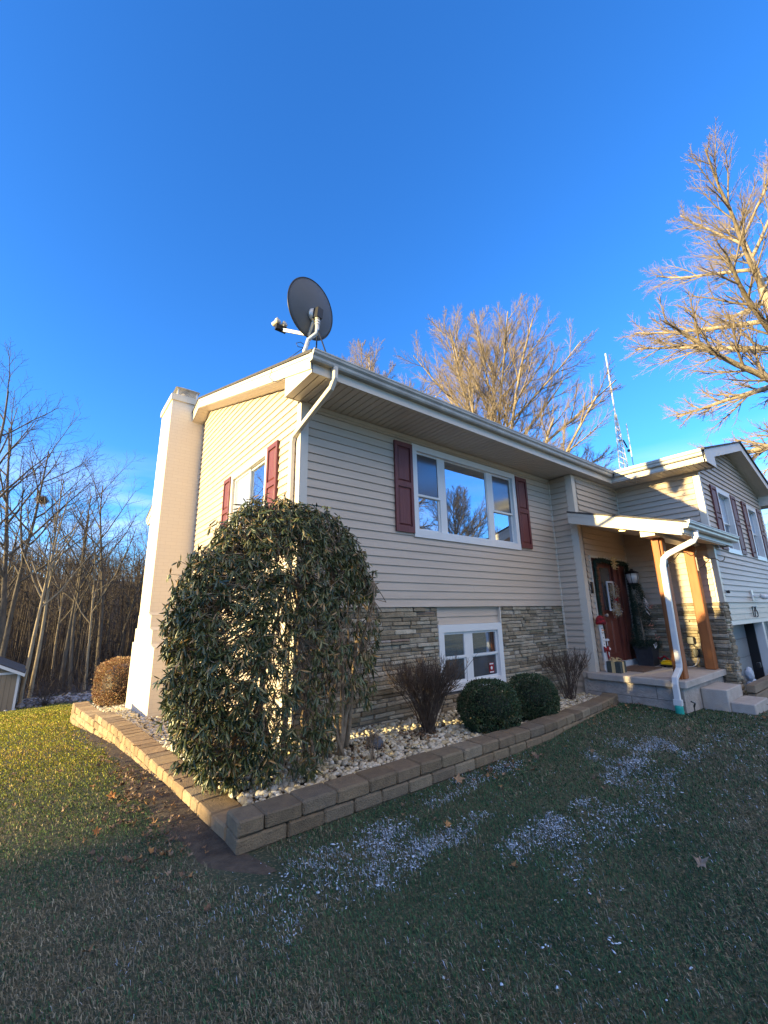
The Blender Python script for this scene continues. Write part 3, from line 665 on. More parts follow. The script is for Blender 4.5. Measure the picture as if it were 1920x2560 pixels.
# ------------------------------------------------------------------ retaining wall and planting bed
YF = lambda x: np.interp(x, [-1.2, 2.7, 4.2, 5.35, 5.75], [-1.43, -1.43, -1.22, -1.0, -.86])       # face of the front block run
def retaining():
    rnd = random.Random(4); top = empty('retaining_wall', (-1.09, -1.43, -1.6), 'low retaining wall of tumbled tan concrete blocks wrapping the gravel bed', 'retaining wall')
    pal = [(.29, .20, .115), (.33, .235, .135), (.24, .165, .095), (.35, .26, .16), (.30, .205, .12), (.26, .19, .12)]
    def col(dark): c = rnd.choice(pal); k = rnd.uniform(.9, 1.1)*dark; return (c[0]*k*(.93 if dark < .9 else 1), c[1]*k, c[2]*k*(1.1 if dark < .9 else 1))  # low values paint shade into the blocks: darker, less red, more blue
    mb = MB()                      # front run: two courses and a buried one
    def zt(x): return -1.40 - .10*max(0, (x-2.6)/2.8)
    for c in range(3):
        x = -1.09; first = True
        while x < 5.62:
            L = (.19 if c == 0 else .36) if first else rnd.uniform(.27, .31); first = False
            x1 = min(x+L, 5.70); za_ = zt(x) - .103*c; y0, y1 = float(YF(x)), float(YF(x1)); a = math.atan2(y1-y0, x1-x); Ln = (x1-x)/math.cos(a); jo = .004*rnd.uniform(-1, 1)
            T = lambda u, v, z, x=x, y0=y0, a=a, jo=jo: (x+u*math.cos(a)-(v+jo)*math.sin(a), y0+u*math.sin(a)+(v+jo)*math.cos(a), z)
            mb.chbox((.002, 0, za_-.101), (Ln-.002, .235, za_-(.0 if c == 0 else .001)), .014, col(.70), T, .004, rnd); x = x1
    mb.build('block_course', BLOCK, top, label='front run of blocks with shade put into their greyer colour')
    mb = MB(); pts = [(-1.09, -1.2), (-1.17, 0), (-1.25, 1.2), (-1.335, 2.5), (-1.47, 3.75), (-1.56, 4.5), (-1.65, 5.3), (-1.66, 5.8)]
    P = [Vector((a, b, 0)) for a, b in pts]
    seg = [(P[i+1]-P[i]).length for i in range(len(P)-1)]; tot = sum(seg)
    def at(s):
        for i, l in enumerate(seg):
            if s <= l or i == len(seg)-1: d = (P[i+1]-P[i]).normalized(); return P[i]+d*s, d
            s -= l
    for c in range(6):
        s = 0
        while s < tot-.02:
            L = min(rnd.choice((.16, .2, .28, .3)), tot-s); p, d = at(s+L/2); ztop = -1.505 - (.095 if p.y > 3.75 else 0) - .1*c
            if ztop < float(gz(p.x-.1, p.y)) - .02: s += L; continue
            n = Vector((d.y, -d.x, 0)); o = rnd.uniform(-.004, .004)
            T = lambda a, b, z, p=p, d=d, n=n, o=o: tuple(p + d*a + n*(b+o) + Vector((0, 0, z)))
            mb.chbox((-L/2+.005, 0, ztop-.096), (L/2-.005, .25, ztop), .013, col(1), T, .0035, rnd); s += L
    mb.build('block_course', BLOCK, top, label='side run of warm tan blocks stepping down the slope')
retaining()
def bedz(x, y):
    x = np.asarray(x, float); y = np.asarray(y, float)
    return -1.47 + .05*np.clip((y+1.2)/1.2, 0, 1)*(x < 3) - .035*np.clip(x-1, 0, 6)*.7 - .075*np.clip(y, 0, 8)
def bed():
    xs = np.linspace(-1.6, 5.72, 60); ys = np.linspace(-1.22, 8.6, 60); X, Y = np.meshgrid(xs, ys); Z = bedz(X, Y) - .025
    V = np.stack([X.ravel(), Y.ravel(), Z.ravel()], 1); n = 60; i = np.arange((n-1)*(n-1)); a = (i//(n-1))*n + i % (n-1)
    cx = X.ravel()[a]; cy = Y.ravel()[a]; left = np.interp(cy, [-1.2, 0, 1.2, 2.5, 3.75, 5.2, 5.9, 8.6], [-.95, -1.03, -1.1, -1.2, -1.35, -1.5, -1.5, -1.3])
    keep = (cx > left) & ~((cy > .1) & (cx > .1)) & (cy > YF(cx)+.12); a = a[keep]
    F = np.stack([a, a+1, a+n+1, a+n], 1); link('planting_bed', nmesh('planting_bed', V, F, SOIL, smooth=True), kind='structure')
    # river stones
    rs = np.random.RandomState(7); pts = []
    def area(n, x0, x1, y0, y1): p = rs.uniform([x0, y0], [x1, y1], (n, 2)); pts.append(p)
    area(6400, -.95, 5.68, -1.21, -.01); area(5200, -1.5, -.01, 0, 8.2)
    p = np.concatenate(pts); left = np.interp(p[:, 1], [-1.2, 0, 1.2, 2.5, 3.75, 5.2, 5.9, 8.6], [-.9, -.95, -1.02, -1.12, -1.27, -1.43, -1.4, -1.2])
    p = p[(p[:, 0] > left) & (p[:, 1] > YF(p[:, 0])+.235)]; p = p[~((p[:, 0] > CX-.02) & (p[:, 1] > 4.0) & (p[:, 1] < 6.4))]
    k = len(p); bm = bmesh.new(); bmesh.ops.create_icosphere(bm, subdivisions=2, radius=1); bv = np.array([v.co[:] for v in bm.verts]); bf = np.array([[v.index for v in f.verts] for f in bm.faces]); bm.free()
    Vs, Fs, Cs = [], [], []; off = 0
    for var in range(6):
        r = np.random.RandomState(var); pr = bv.copy()
        for q in range(7):
            dct = r.normal(size=3); dct /= np.linalg.norm(dct); cut = r.uniform(.5, .8); h = pr @ dct; pr -= np.clip(h-cut, 0, None)[:, None]*dct*.85
        idx = np.arange(k)[var::6]; q = p[idx]; m = len(idx)
        s = np.exp(rs.normal(np.log(.024), .26, m)); sc = np.stack([s*rs.uniform(.9, 1.5, m), s*rs.uniform(.8, 1.2, m), s*rs.uniform(.5, .85, m)], 1)
        Mx = rotz(rs.uniform(0, 6.3, m)) @ rotx(rs.uniform(-.6, .6, m)); Mx = Mx * sc[:, None, :]
        pos = np.stack([q[:, 0], q[:, 1], bedz(q[:, 0], q[:, 1]) + rs.uniform(-.015, .012, m)], 1)
        base = np.array([[.52, .48, .40], [.60, .56, .48], [.42, .37, .27], [.50, .42, .27], [.36, .33, .29], [.62, .60, .55], [.30, .25, .18]])
        c = base[rs.choice(7, m, p=[.25, .22, .15, .13, .08, .12, .05])]*rs.uniform(.8, 1.1, (m, 1))
        V, F, C = scatter(pr, bf, pos, Mx, c); Vs.append(V); Fs.append(F+off); Cs.append(C); off += len(V)
    link('river_stones', nmesh('river_stones', np.concatenate(Vs), np.concatenate(Fs), GRAVEL, np.concatenate(Cs), True), kind='stuff', label='white and tan river stones filling the planting bed', cat='gravel')
bed()

# ------------------------------------------------------------------ grass, frost and leaves
def bare_strip():
    n = 60; rs = np.random.RandomState(3); y = np.linspace(-1.75, 4.6, n); xi = np.interp(y, [-1.75, -1.2, 0, 1.2, 2.5, 3.75, 4.6], [-.95, -1.08, -1.14, -1.22, -1.31, -1.44, -1.53]); w = .22+.06*np.sin(y*2.3)+.05*np.sin(y*7)+.14*np.exp(-((y+.4)/1)**2); w *= np.clip((4.7-y)/2, .1, 1)*np.clip((y+1.85)/.5, .1, 1)
    cols = 6; V = []
    for j in range(cols): x = xi - w*j/(cols-1); V.append(np.stack([x, y, gz(x, y)+.006*vnoise(x*2, y*2, 3)+(.006 if j < cols-1 else -.004)], 1))
    V = np.concatenate(V); F = np.array([[j*n+i, j*n+i+1, (j+1)*n+i+1, (j+1)*n+i] for j in range(cols-1) for i in range(n-1)]); link('bare_soil', nmesh('bare_soil', V, F, SOIL, smooth=True), kind='structure')
bare_strip()
def inbed(x, y):
    left = np.interp(y, [-1.45, 0, 1.2, 2.5, 3.75, 5.2, 6.1, 6.2], [-1.12, -1.2, -1.27, -1.36, -1.5, -1.66, -1.55, 3])
    a = (x > left-.0) & (y > YF(x)-.02) & (x < 5.7); b = (x > 5.70) & (y > -1.9); c = (x > 6.44) & (y > -2.56); e = (x > 6.74) & (x < 7.92) & (y < -2.5); return a | b | c | e
def view_pts(rs, n, r0, r1, pw):
    u = rs.uniform(0, 1, n); R = (r0**pw + u*(r1**pw - r0**pw))**(1/pw); A = rs.uniform(R_(-9), R_(88), n)
    return CAM.x + R*np.sin(A), CAM.y + R*np.cos(A)
def frost(x, y):            # where a thin crust of frozen snow is left
    m = np.exp(-((x-.75)/1.3)**2 - ((y+2.15)/.50)**2)*1.0 + np.exp(-((x-2.9)/1.5)**2-((y+2.25)/.45)**2)*.55 + .012*np.exp(-((x-.3)/2)**2-((y+3.2)/.5)**2) + .06*np.exp(-((x-4)/2)**2-((y+2.6)/.5)**2)
    return m*np.clip(.25+1.2*(vnoise(x*4, y*4, 21)), 0, 1.4)*(.4+.9*np.clip(vnoise(x*14, y*14, 23)+.4, 0, 1))
def grass():
    rs = np.random.RandomState(11); x, y = view_pts(rs, 620000, 1.45, 30, .5); k = ~inbed(x, y); x, y = x[k], y[k]
    R = np.hypot(x-CAM.x, y-CAM.y); n = len(x)
    xi = np.interp(y, [-1.75, -1.2, 0, 1.2, 2.5, 3.75, 4.6], [-.95, -1.08, -1.14, -1.22, -1.31, -1.44, -1.53]); bare = np.clip(1.25-np.abs(xi-x)/(.25+.06*np.sin(y*2.3)+.12*np.exp(-((y+.4)/1)**2)), 0, 1)*(y > -1.9)*(y < 4.4)*(x < -.9)*(.75+.4*vnoise(x*5, y*5, 2))      # worn soil along the wall foot
    keep = rs.uniform(size=n) > bare*1.6; x, y, R = x[keep], y[keep], R[keep]; n = len(x)
    pn = vnoise(x*1.1, y*1.1, 5)*.55 + vnoise(x*6, y*6, 8)*.45
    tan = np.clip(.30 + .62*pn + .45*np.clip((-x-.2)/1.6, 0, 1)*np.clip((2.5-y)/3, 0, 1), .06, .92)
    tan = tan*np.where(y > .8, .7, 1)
    dry = rs.uniform(size=n) < tan
    h = rs.uniform(.014, .036, n)*(1+.25*pn); w = rs.uniform(.0011, .0023, n)*np.clip(R/2.6, 1, 6); h = h*np.clip(R/9, 1, 1.8)
    a = rs.uniform(0, 6.28, n); lean = rs.uniform(.15, 1.25, n)*np.where(dry, 1.15, .85); b = rs.normal(2.4, .9, n)
    dx, dy = np.cos(b)*np.sin(lean), np.sin(b)*np.sin(lean); dz = np.cos(lean)
    z = gz(x, y) + .006*vnoise(x*2, y*2, 3) - .004
    P = np.stack([x, y, z], 1); S = np.stack([np.cos(a)*w, np.sin(a)*w, 0*a], 1); D = np.stack([dx, dy, dz], 1)*h[:, None]
    mid = P + D*.55 + np.stack([0*a, 0*a, .006+0*a], 1); tip = P + D + np.stack([dx*.35*h, dy*.35*h, -.2*h*np.sin(lean)], 1)
    V = np.stack([P-S, P+S, mid+S*.8, mid-S*.8, tip], 1).reshape(-1, 3); i = np.arange(n)*5
    F = np.concatenate([np.stack([i, i+1, i+2], 1), np.stack([i, i+2, i+3], 1), np.stack([i+3, i+2, i+4], 1)])
    g = np.array([[.038, .105, .050], [.050, .120, .052], [.028, .074, .038], [.074, .145, .062]])[rs.randint(0, 4, n)]
    dr = np.array([[.22, .19, .12], [.165, .14, .09], [.30, .265, .175], [.12, .105, .07]])[rs.randint(0, 4, n)]
    c = np.where(dry[:, None], dr, g)*rs.uniform(.75, 1.2, (n, 1)); q = np.clip((y+.8)/3, 0, 1)[:, None]*np.clip((-x-.6)/.6, 0, 1)[:, None]; c = c*(1-q) + np.where(dry[:, None], c*np.array([2.3, 1.85, .75]), c*np.array([5.6, 2.3, .45]))*q  # sunlight painted into the left lawn: blades turned brighter and more golden
    fr = (rs.uniform(size=n) < np.clip(frost(x, y)*1.1, 0, .75)) | (rs.uniform(size=n) < .012*(x > -.8)*(y < -1.4)); c = np.where(fr[:, None], np.array([.40, .47, .55])*rs.uniform(.6, 1.1, (n, 1)), c)
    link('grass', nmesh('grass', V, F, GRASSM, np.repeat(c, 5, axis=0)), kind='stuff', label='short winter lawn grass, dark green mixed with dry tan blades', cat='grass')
grass()
def snow():
    rs = np.random.RandomState(5); x = rs.uniform(-1.2, 7.2, 240000); y = rs.uniform(-4.2, -1.45, 240000); k = ~inbed(x, y); x, y = x[k], y[k]
    q = frost(x, y)
    k = rs.uniform(size=len(x)) < q*.34; x, y = x[k], y[k]; n = len(x)
    ang = np.linspace(0, 2*np.pi, 6, endpoint=False); pr = np.concatenate([np.stack([np.cos(ang), np.sin(ang), 0*ang], 1), [[0, 0, .45]], [[0, 0, -.3]]]); f = np.array([[i, (i+1) % 6, 6] for i in range(6)] + [[(i+1) % 6, i, 7] for i in range(6)])
    s = np.clip(np.exp(rs.normal(np.log(.0030), .45, n)), 0, .007); Mx = rotz(rs.uniform(0, 6.3, n)) @ rotx(rs.uniform(-.5, .5, n)); Mx = Mx*np.stack([s*rs.uniform(.9, 2.4, n), s*rs.uniform(.7, 1.3, n), s*.35], 1)[:, None, :]
    pos = np.stack([x, y, gz(x, y)+rs.uniform(.006, .024, n)], 1); V, F, _ = scatter(pr, f, pos, Mx)
    V = V + rs.normal(0, .0012, V.shape)
    ex = [(-.03, -3.32, .022), (-.30, -3.15, .018), (-.55, -3.55, .024), (-.52, -3.52, .016), (.05, -3.02, .013), (.4, -3.2, .012), (-.78, -3.42, .014)]
    Vs, Fs = [V], [F]; off = len(V)
    for a, b, r in ex:
        t = scatter(pr, f, np.array([[a+rs.normal(0, .02), b+rs.normal(0, .02), gz(a, b)+.035] for _ in range(4)]), rotz(rs.uniform(0, 6, 4))*np.array([r*.42, r*.24, r*.12])[None, None, :])
        Vs.append(t[0]); Fs.append(t[1]+off); off += len(t[0])
    link('snow_crumbs', nmesh('snow_crumbs', np.concatenate(Vs), np.concatenate(Fs), SNOWM), kind='stuff', label='thin scattering of frozen snow crumbs on the shaded lawn', cat='snow')
snow()
def maple_leaf(size, seed, col, curl=.25):
    rnd = random.Random(seed); mb = MB(); out = []
    for k in range(5):
        a = math.pi*(.5 + (k-2)*.36); L = (1, .92, .62)[abs(k-2)]
        out.append((a-.30, L*.52)); out.append((a-.18, L*.74)); out.append((a-.12, L*.70)); out.append((a, L)); out.append((a+.12, L*.72)); out.append((a+.20, L*.76))
    out.append((math.pi*1.35, .2)); out.append((math.pi*1.65+0, .2)) if False else None
    pts = [(math.cos(a)*r*size*rnd.uniform(.93, 1.07), math.sin(a)*r*size*rnd.uniform(.93, 1.07)) for a, r in out]
    ph = rnd.uniform(0, 6); pts = [(x*rnd.uniform(.75, 1), y*rnd.uniform(.8, 1.1), curl*size*((x/size)**2*2.2 + (y/size)**2*.8 + .5*math.sin(3*math.atan2(y, x)+ph)) + rnd.uniform(-.08, .08)*size) for x, y in pts]
    c = (0, 0, 0); n = len(pts); vs = [c] + pts; vs2 = [(x, y, z-.0012) for x, y, z in vs]
    fs = [(0, 1+i, 1+(i+1) % n) for i in range(n)] + [(n+1, n+2+(i+1) % n, n+2+i) for i in range(n)]
    mb.add(vs + vs2, fs, col); mb.tube([(0, 0, 0), (0, -.35*size, .06*size), (.05*size, -.6*size, .02*size)], .0014, 4, col); return mb
LBIG = [(.97, -3.39, .058, 'pale curled maple leaf dusted with snow, alone on the right of the lawn', (.30, .22, .16)), (.85, -1.60, .07, 'tan maple leaf upright on the frosty grass just below the block wall', (.36, .22, .12)),
        (1.9, -1.72, .045, 'brown leaf lying flat near the block wall below the ball shrubs', (.20, .12, .08)), (2.5, -2.0, .04, 'small tan leaf on the frosty grass in front of the ball shrubs', (.30, .19, .11)),
        (-1.62, .12, .06, 'orange brown leaf on the worn soil beside the side wall', (.34, .15, .05)), (-1.78, -.55, .04, 'rusty leaf standing on the sunlit lawn left of the block corner', (.36, .14, .04)),
        (.18, -2.1, .045, 'orange maple leaf on the snow crumbs in front of the corner blocks', (.42, .22, .08)), (4.4, -2.3, .05, 'dry leaf on the lawn in front of the porch', (.28, .18, .11))]
for i, (x, y, s, lab, c) in enumerate(LBIG):
    o = maple_leaf(s, i, c, .35 if i == 0 else .2).build('fallen_leaf', LEAFD, label=lab, cat='leaf', group='large fallen leaves on the lawn'); o.location = (x, y, float(gz(x, y))+.045)
    o.rotation_mode = 'QUATERNION'; o.rotation_quaternion = (Vector((CAM.x-x, CAM.y-y, 4.2+.8*(i % 3)))).to_track_quat('Z', 'Y') @ Vector((0, 0, 1)).rotation_difference(Vector((math.sin(i*1.3)*.25, math.cos(i*2.1)*.25, 1)))
def litter():
    rs = np.random.RandomState(9); spots = []
    def cl(n, cx, cy, sx, sy): spots.append(np.stack([rs.normal(cx, sx, n), rs.normal(cy, sy, n)], 1))
    cl(150, -1.42, -.5, .14, .6); cl(90, -1.48, 1.0, .12, .9); cl(45, 1.35, -1.62, .45, .1); cl(34, 5.3, -1.3, .3, .12); cl(14, 4.2, -1.45, .6, .06); cl(50, 1.25, -.7, .12, .1); cl(40, .45, -.75, .3, .15); cl(30, -1.9, .5, .4, .8); cl(16, 1.5, -2.4, 1.5, .4); cl(18, 6.6, -2.7, .35, .06); cl(60, -2.2, 3.5, .5, 2)
    p = np.concatenate(spots); n = len(p); mb = maple_leaf(1, 3, (1, 1, 1), .3); V = np.array(mb.v); F = []
    for f in mb.f:
        if len(f) == 3: F.append(f)
        elif len(f) == 4: F += [[f[0], f[1], f[2]], [f[0], f[2], f[3]]]
    F = np.array(F); ib = inbed(p[:, 0], p[:, 1]); z = np.where(ib, bedz(p[:, 0], p[:, 1])+.03, gz(p[:, 0], p[:, 1])+.025)
    s = rs.uniform(.018, .042, n); c = np.array([[.20, .12, .07], [.28, .15, .06], [.14, .09, .06], [.30, .20, .12]])[rs.randint(0, 4, n)]*rs.uniform(.7, 1.2, (n, 1))
    V, F, C = scatter(V*np.array([1, 1, 1]), F, np.stack([p[:, 0], p[:, 1], z], 1), (rotz(rs.uniform(0, 6.3, n)) @ rotx(rs.normal(0, .6, n)))*s[:, None, None], c)
    link('leaf_litter', nmesh('leaf_litter', V, F, LEAFD, C), kind='stuff', label='small dead leaves caught along the wall foot and under the shrubs', cat='leaf litter')
litter()

# ------------------------------------------------------------------ shrubs
def leaf_proto(L, w, fold=.25, droop=.35, segs=3):
    vs = []; fs = []
    for i in range(segs+1):
        t = i/segs; ww = w*math.sin(math.pi*min(max(t*.93+.05, 0), 1))**.8; y = L*t; z = -droop*L*t*t
        vs += [(-ww, y, z-fold*ww*1.2), (0, y, z), (ww, y, z-fold*ww*1.2)]
    for i in range(segs):
        for a in (0, 1): b = i*3+a; fs.append((b, b+1, b+4, b+3))
    return np.array(vs), np.array(fs)
def tubes_np(A, B, r0, r1, sides=3):                 # straight tapered twigs
    D = B-A; n = len(A); L = np.linalg.norm(D, axis=1, keepdims=True)+1e-9; d = D/L
    up = np.tile([0, 0, 1.], (n, 1)); up[np.abs(d[:, 2]) > .95] = [1, 0, 0]; s = np.cross(d, up); s /= np.linalg.norm(s, axis=1, keepdims=True); t = np.cross(s, d)
    a = np.arange(sides)*2*np.pi/sides; ring = s[:, None]*np.cos(a)[None, :, None] + t[:, None]*np.sin(a)[None, :, None]
    V = np.concatenate([A[:, None]+ring*np.reshape(r0, (-1, 1, 1)), B[:, None]+ring*np.reshape(r1, (-1, 1, 1))], 1).reshape(-1, 3)
    f = np.array([[k, (k+1) % sides, sides+(k+1) % sides, sides+k] for k in range(sides)]); F = (f[None]+(np.arange(n)*2*sides)[:, None, None]).reshape(-1, 4); return V, F
def rhododendron():
    top = empty('rhododendron', (-.42, -.62, -1.45), 'big domed rhododendron with drooping curled leaves at the house corner', 'shrub')
    rs = np.random.RandomState(2); c = np.array([-.42, -.61, -.25]); rad = np.array([1.05, .60, 1.33])
    n = 3300; v = rs.normal(size=(n*2, 3)); v /= np.linalg.norm(v, axis=1, keepdims=True)
    # squarer lower half, dome above
    low = v[:, 2] < 0; v[low, :2] /= (np.linalg.norm(v[low, :2], axis=1, keepdims=True)**.75+1e-6); v[low, 2] *= .92
    bump = 1 + .025*np.sin(v[:, 0]*7+v[:, 2]*5) + .02*np.sin(v[:, 1]*9-v[:, 2]*6+1)
    rr = (1-np.abs(rs.normal(0, .095, len(v)))+.07*(rs.uniform(size=len(v)) > .93))*bump; p = c + v*rad*rr[:, None]
    right = (p[:, 0] > -.15); u = rs.uniform(size=len(v))
    tp = np.clip((-.75-p[:, 2])/.7, 0, 1); p[:, 0] = c[0] + (p[:, 0]-c[0])*(1-.17*tp) + .03*tp; p[:, 1] = c[1]+(p[:, 1]-c[1])*(1-.15*tp)
    k = (p[:, 2] > -1.42) & ~(right & (p[:, 2] < -.95)) & ~(right & (p[:, 2] < .05) & (u < .78)) & ~((p[:, 0] > -.75) & (p[:, 2] < .0) & (u < .42)) & (p[:, 1] < -.05+.3*(p[:, 0] < -.05)) & (u > .05+.22*(np.sin(p[:, 0]*11+p[:, 2]*7)*np.sin(p[:, 1]*9-p[:, 2]*8+1) > .25))
    p = p[k]; v = v[k]; p = p[:n]; v = v[:n]; n = len(p)
    # whorls
    per = 8; leafs, lf = leaf_proto(1, .115, .9, .30, 3)
    d = v*np.array([1, 1.1, .5]) + np.array([0, 0, .35]); d /= np.linalg.norm(d, axis=1, keepdims=True)
    Vs, Cs, P, M = [], [], [], []
    for j in range(per):
        a = j*2*np.pi/per + rs.uniform(-.3, .3, n); s = np.cross(d, [0, 0, 1.]); s /= np.linalg.norm(s, axis=1, keepdims=True)+1e-9; t = np.cross(s, d)
        e = d*rs.uniform(-.1, .75, (n, 1)) + (s*np.cos(a)[:, None] + t*np.sin(a)[:, None])*.75 + np.array([0, 0, -1.])*rs.uniform(.1, 1.15, (n, 1))
        L = rs.uniform(.055, .092, n); m = frame_mats(e, rs.uniform(-.7, .7, n))*L[:, None, None]; P.append(p + rs.normal(0, .008, (n, 3))); M.append(m)
    P = np.concatenate(P); M = np.concatenate(M); kk = rs.uniform(size=len(P)) < .86; P, M = P[kk], M[kk]
    base = np.array([[.062, .078, .026], [.095, .105, .032], [.038, .052, .020], [.15, .13, .042], [.26, .16, .06]])
    C = base[rs.choice(5, len(P), p=[.33, .22, .22, .13, .10])]*rs.uniform(.8, 1.2, (len(P), 1))
    V, F, C = scatter(leafs, lf, P, M, C); link('foliage', nmesh('foliage', V, F, RLEAF, C, True), top)
    # stems
    mb = MB(); rnd = random.Random(3); nodes = []
    for k in range(12):
        b = Vector((-.42+rnd.uniform(-.35, .75) if k < 6 else rnd.uniform(.1, .4), -.62+rnd.uniform(-.12, .18), -1.47)); q = b.copy(); path = [q.copy()]; dr = Vector((rnd.uniform(-.35, .35), rnd.uniform(-.15, .15), 1)).normalized()
        for i in range(9):
            dr = (dr + Vector((rnd.uniform(-.28, .28), rnd.uniform(-.18, .18), .12))).normalized(); q = q + dr*.20; q.y = min(max(q.y, -1.0), -.15); q.x = min(max(q.x, -1.2), .38); q.z = min(q.z, .75); path.append(q.copy())
        r = rnd.uniform(.018, .032); mb.tube(path, [r*(1-.085*i) for i in range(len(path))], 7); nodes += path[2:]
    mb.build('stems', STEM, top, smooth=True)
    N = np.array([tuple(q) for q in nodes]); # sub-branches to whorls through a midpoint
    dist = np.linalg.norm(p[:, None]-N[None]+np.array([0, 0, .25]), axis=2); ni = dist.argmin(1); A = N[ni]; A = np.where((dist.min(1) > .5)[:, None], p+(A-p)*.35, A); mid = A*.45+p*.55 + rs.normal(0, .05, (n, 3)) - np.array([0, 0, .04])
    V1, F1 = tubes_np(A, mid, np.full(n, .0055), np.full(n, .004)); V2, F2 = tubes_np(mid, p, np.full(n, .004), np.full(n, .0028))
    link('twigs', nmesh('twigs', np.concatenate([V1, V2]), np.concatenate([F1, F2+len(V1)]), STEM), top)
rhododendron()
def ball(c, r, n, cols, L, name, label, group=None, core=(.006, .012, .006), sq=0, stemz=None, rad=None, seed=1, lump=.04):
    rs = np.random.RandomState(seed); top = empty(name, (c[0], c[1], stemz), label, 'shrub', group); rad = np.array(rad or (r, r, r*.92))
    v = rs.normal(size=(n, 3)); v /= np.linalg.norm(v, axis=1, keepdims=True)
    if sq: v = np.sign(v)*np.abs(v)**sq; 
    bump = 1 + lump*np.sin(v[:, 0]*9+v[:, 2]*4) + lump*.8*np.sin(v[:, 1]*11+v[:, 0]*6+2) + lump*.6*np.sin(v[:, 2]*17+v[:, 1]*13)
    p = np.array(c) + v*rad*(bump*(1-np.abs(rs.normal(0, .055, n))+.07*(rs.uniform(size=n) > .985)))[:, None]; k = p[:, 2] > stemz+.01; p, v = p[k], v[k]
    lv, lf = leaf_proto(1, .30, .3, .2, 2); d = v + rs.normal(0, .6, v.shape); m = frame_mats(d, rs.uniform(-3, 3, len(p)))*(rs.uniform(.7, 1.25, len(p))*L)[:, None, None]
    C = np.array(cols)[rs.randint(0, len(cols), len(p))]*rs.uniform(.7, 1.25, (len(p), 1)); V, F, C = scatter(lv, lf, p, m, C)
    link('foliage', nmesh('foliage', V, F, SLEAF, C), top)
    tw = rs.normal(size=(260, 3)); tw /= np.linalg.norm(tw, axis=1, keepdims=True)
    if sq: tw = np.sign(tw)*np.abs(tw)**sq
    B = np.array(c)+tw*rad*.96; B[:, 2] = np.maximum(B[:, 2], stemz+.03); A = np.tile([c[0], c[1], stemz-.03], (260, 1))+rs.normal(0, .02, (260, 3)); V, F = tubes_np(A, B, np.full(260, .006), np.full(260, .002))
    link('stems', nmesh('stems', V, F, STEM), top)
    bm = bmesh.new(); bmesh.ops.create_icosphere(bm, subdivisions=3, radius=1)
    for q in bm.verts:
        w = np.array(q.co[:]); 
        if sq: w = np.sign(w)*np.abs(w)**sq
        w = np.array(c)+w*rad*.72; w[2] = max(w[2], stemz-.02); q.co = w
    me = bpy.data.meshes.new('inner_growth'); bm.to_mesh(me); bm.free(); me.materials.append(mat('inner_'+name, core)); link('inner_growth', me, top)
GR = [(.030, .058, .022), (.040, .074, .027), (.052, .092, .033), (.022, .042, .017), (.036, .068, .025), (.085, .080, .035)]
ball((2.17, -.93, -1.23), .37, 15000, GR, .022, 'boxwood', 'clipped dark green ball shrub, the nearer and larger of the two', 'clipped ball shrubs in the gravel bed', stemz=-1.50, rad=(.37, .37, .325), seed=3, lump=.03)
ball((3.13, -.90, -1.24), .345, 14000, GR, .022, 'boxwood', 'clipped dark green ball shrub, the farther one beside the basement window', 'clipped ball shrubs in the gravel bed', stemz=-1.52, rad=(.345, .345, .305), seed=4, lump=.03)
BR = [(.30, .15, .07), (.36, .20, .09), (.22, .11, .055), (.30, .22, .09), (.40, .26, .12)]
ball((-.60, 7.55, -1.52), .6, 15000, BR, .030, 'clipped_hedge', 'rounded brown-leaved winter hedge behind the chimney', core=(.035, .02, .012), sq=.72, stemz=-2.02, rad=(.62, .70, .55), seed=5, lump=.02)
def twiggy(c, r, h, n, m, label, seed, name='bare_shrub'):
    rs = np.random.RandomState(seed); A = np.array(c)+rs.normal(0, .035, (n, 3))*[1, 1, .2]; a = rs.uniform(0, 6.3, n); q = rs.uniform(0, 1, n)**.6
    M1 = A + np.stack([np.cos(a)*q*r*.38, np.sin(a)*q*r*.38, h*rs.uniform(.3, .5, n)], 1); M2 = A + np.stack([np.cos(a)*q*r*.9, np.sin(a)*q*r*.9, h*rs.uniform(.6, .85, n)], 1)+rs.normal(0, .02, (n, 3))
    parts = [tubes_np(A, M1, np.full(n, .006), np.full(n, .0045)), tubes_np(M1, M2, np.full(n, .0045), np.full(n, .003))]
    for k in range(9):
        src = M1 + (M2-M1)*rs.uniform(.2, 1, (n, 1)); d = rs.normal(0, .5, (n, 3)) + np.array([0, 0, .9]) + (M2-M1)*2; d /= np.linalg.norm(d, axis=1, keepdims=True); e = src + d*rs.uniform(.06, .2, (n, 1))*h*1.3
        e[:, 2] = np.minimum(e[:, 2], c[2]+h*rs.uniform(.93, 1.04, n)); parts.append(tubes_np(src, e, np.full(n, .0028), np.full(n, .0014)))
        d2 = d + rs.normal(0, .6, (n, 3)); s2 = src+(e-src)*.5; e2 = s2+d2*.05; e2[:, 2] = np.minimum(e2[:, 2], c[2]+h*1.03); parts.append(tubes_np(s2, e2, np.full(n, .002), np.full(n, .0012)))
    Vs, Fs, off = [], [], 0
    for V, F in parts: Vs.append(V); Fs.append(F+off); off += len(V)
    top = link(name, nmesh(name, np.concatenate(Vs), np.concatenate(Fs), m)); return tag(top, label, 'shrub')
twiggy((1.42, -.62, -1.45), .56, .90, 130, STEMR, 'bare brown twiggy shrub in front of the basement window', 5)
twiggy((4.95, -.42, -1.56), .50, .86, 45, STEMR, 'bare reddish shrub with a few berries beside the porch', 6)
tag(twiggy((.40, -.95, -1.46), .10, .3, 9, STEM, 'small drooping rhododendron sprig low on the gravel', 9, 'low_sprig'), None, 'plant')
mb = MB(); rnd = random.Random(1); mb.lathe([(.075, -.03), (.088, 0), (.085, .03), (.065, .06), (.03, .075), (0, .078)], (.65, -.62, -1.42), 14)
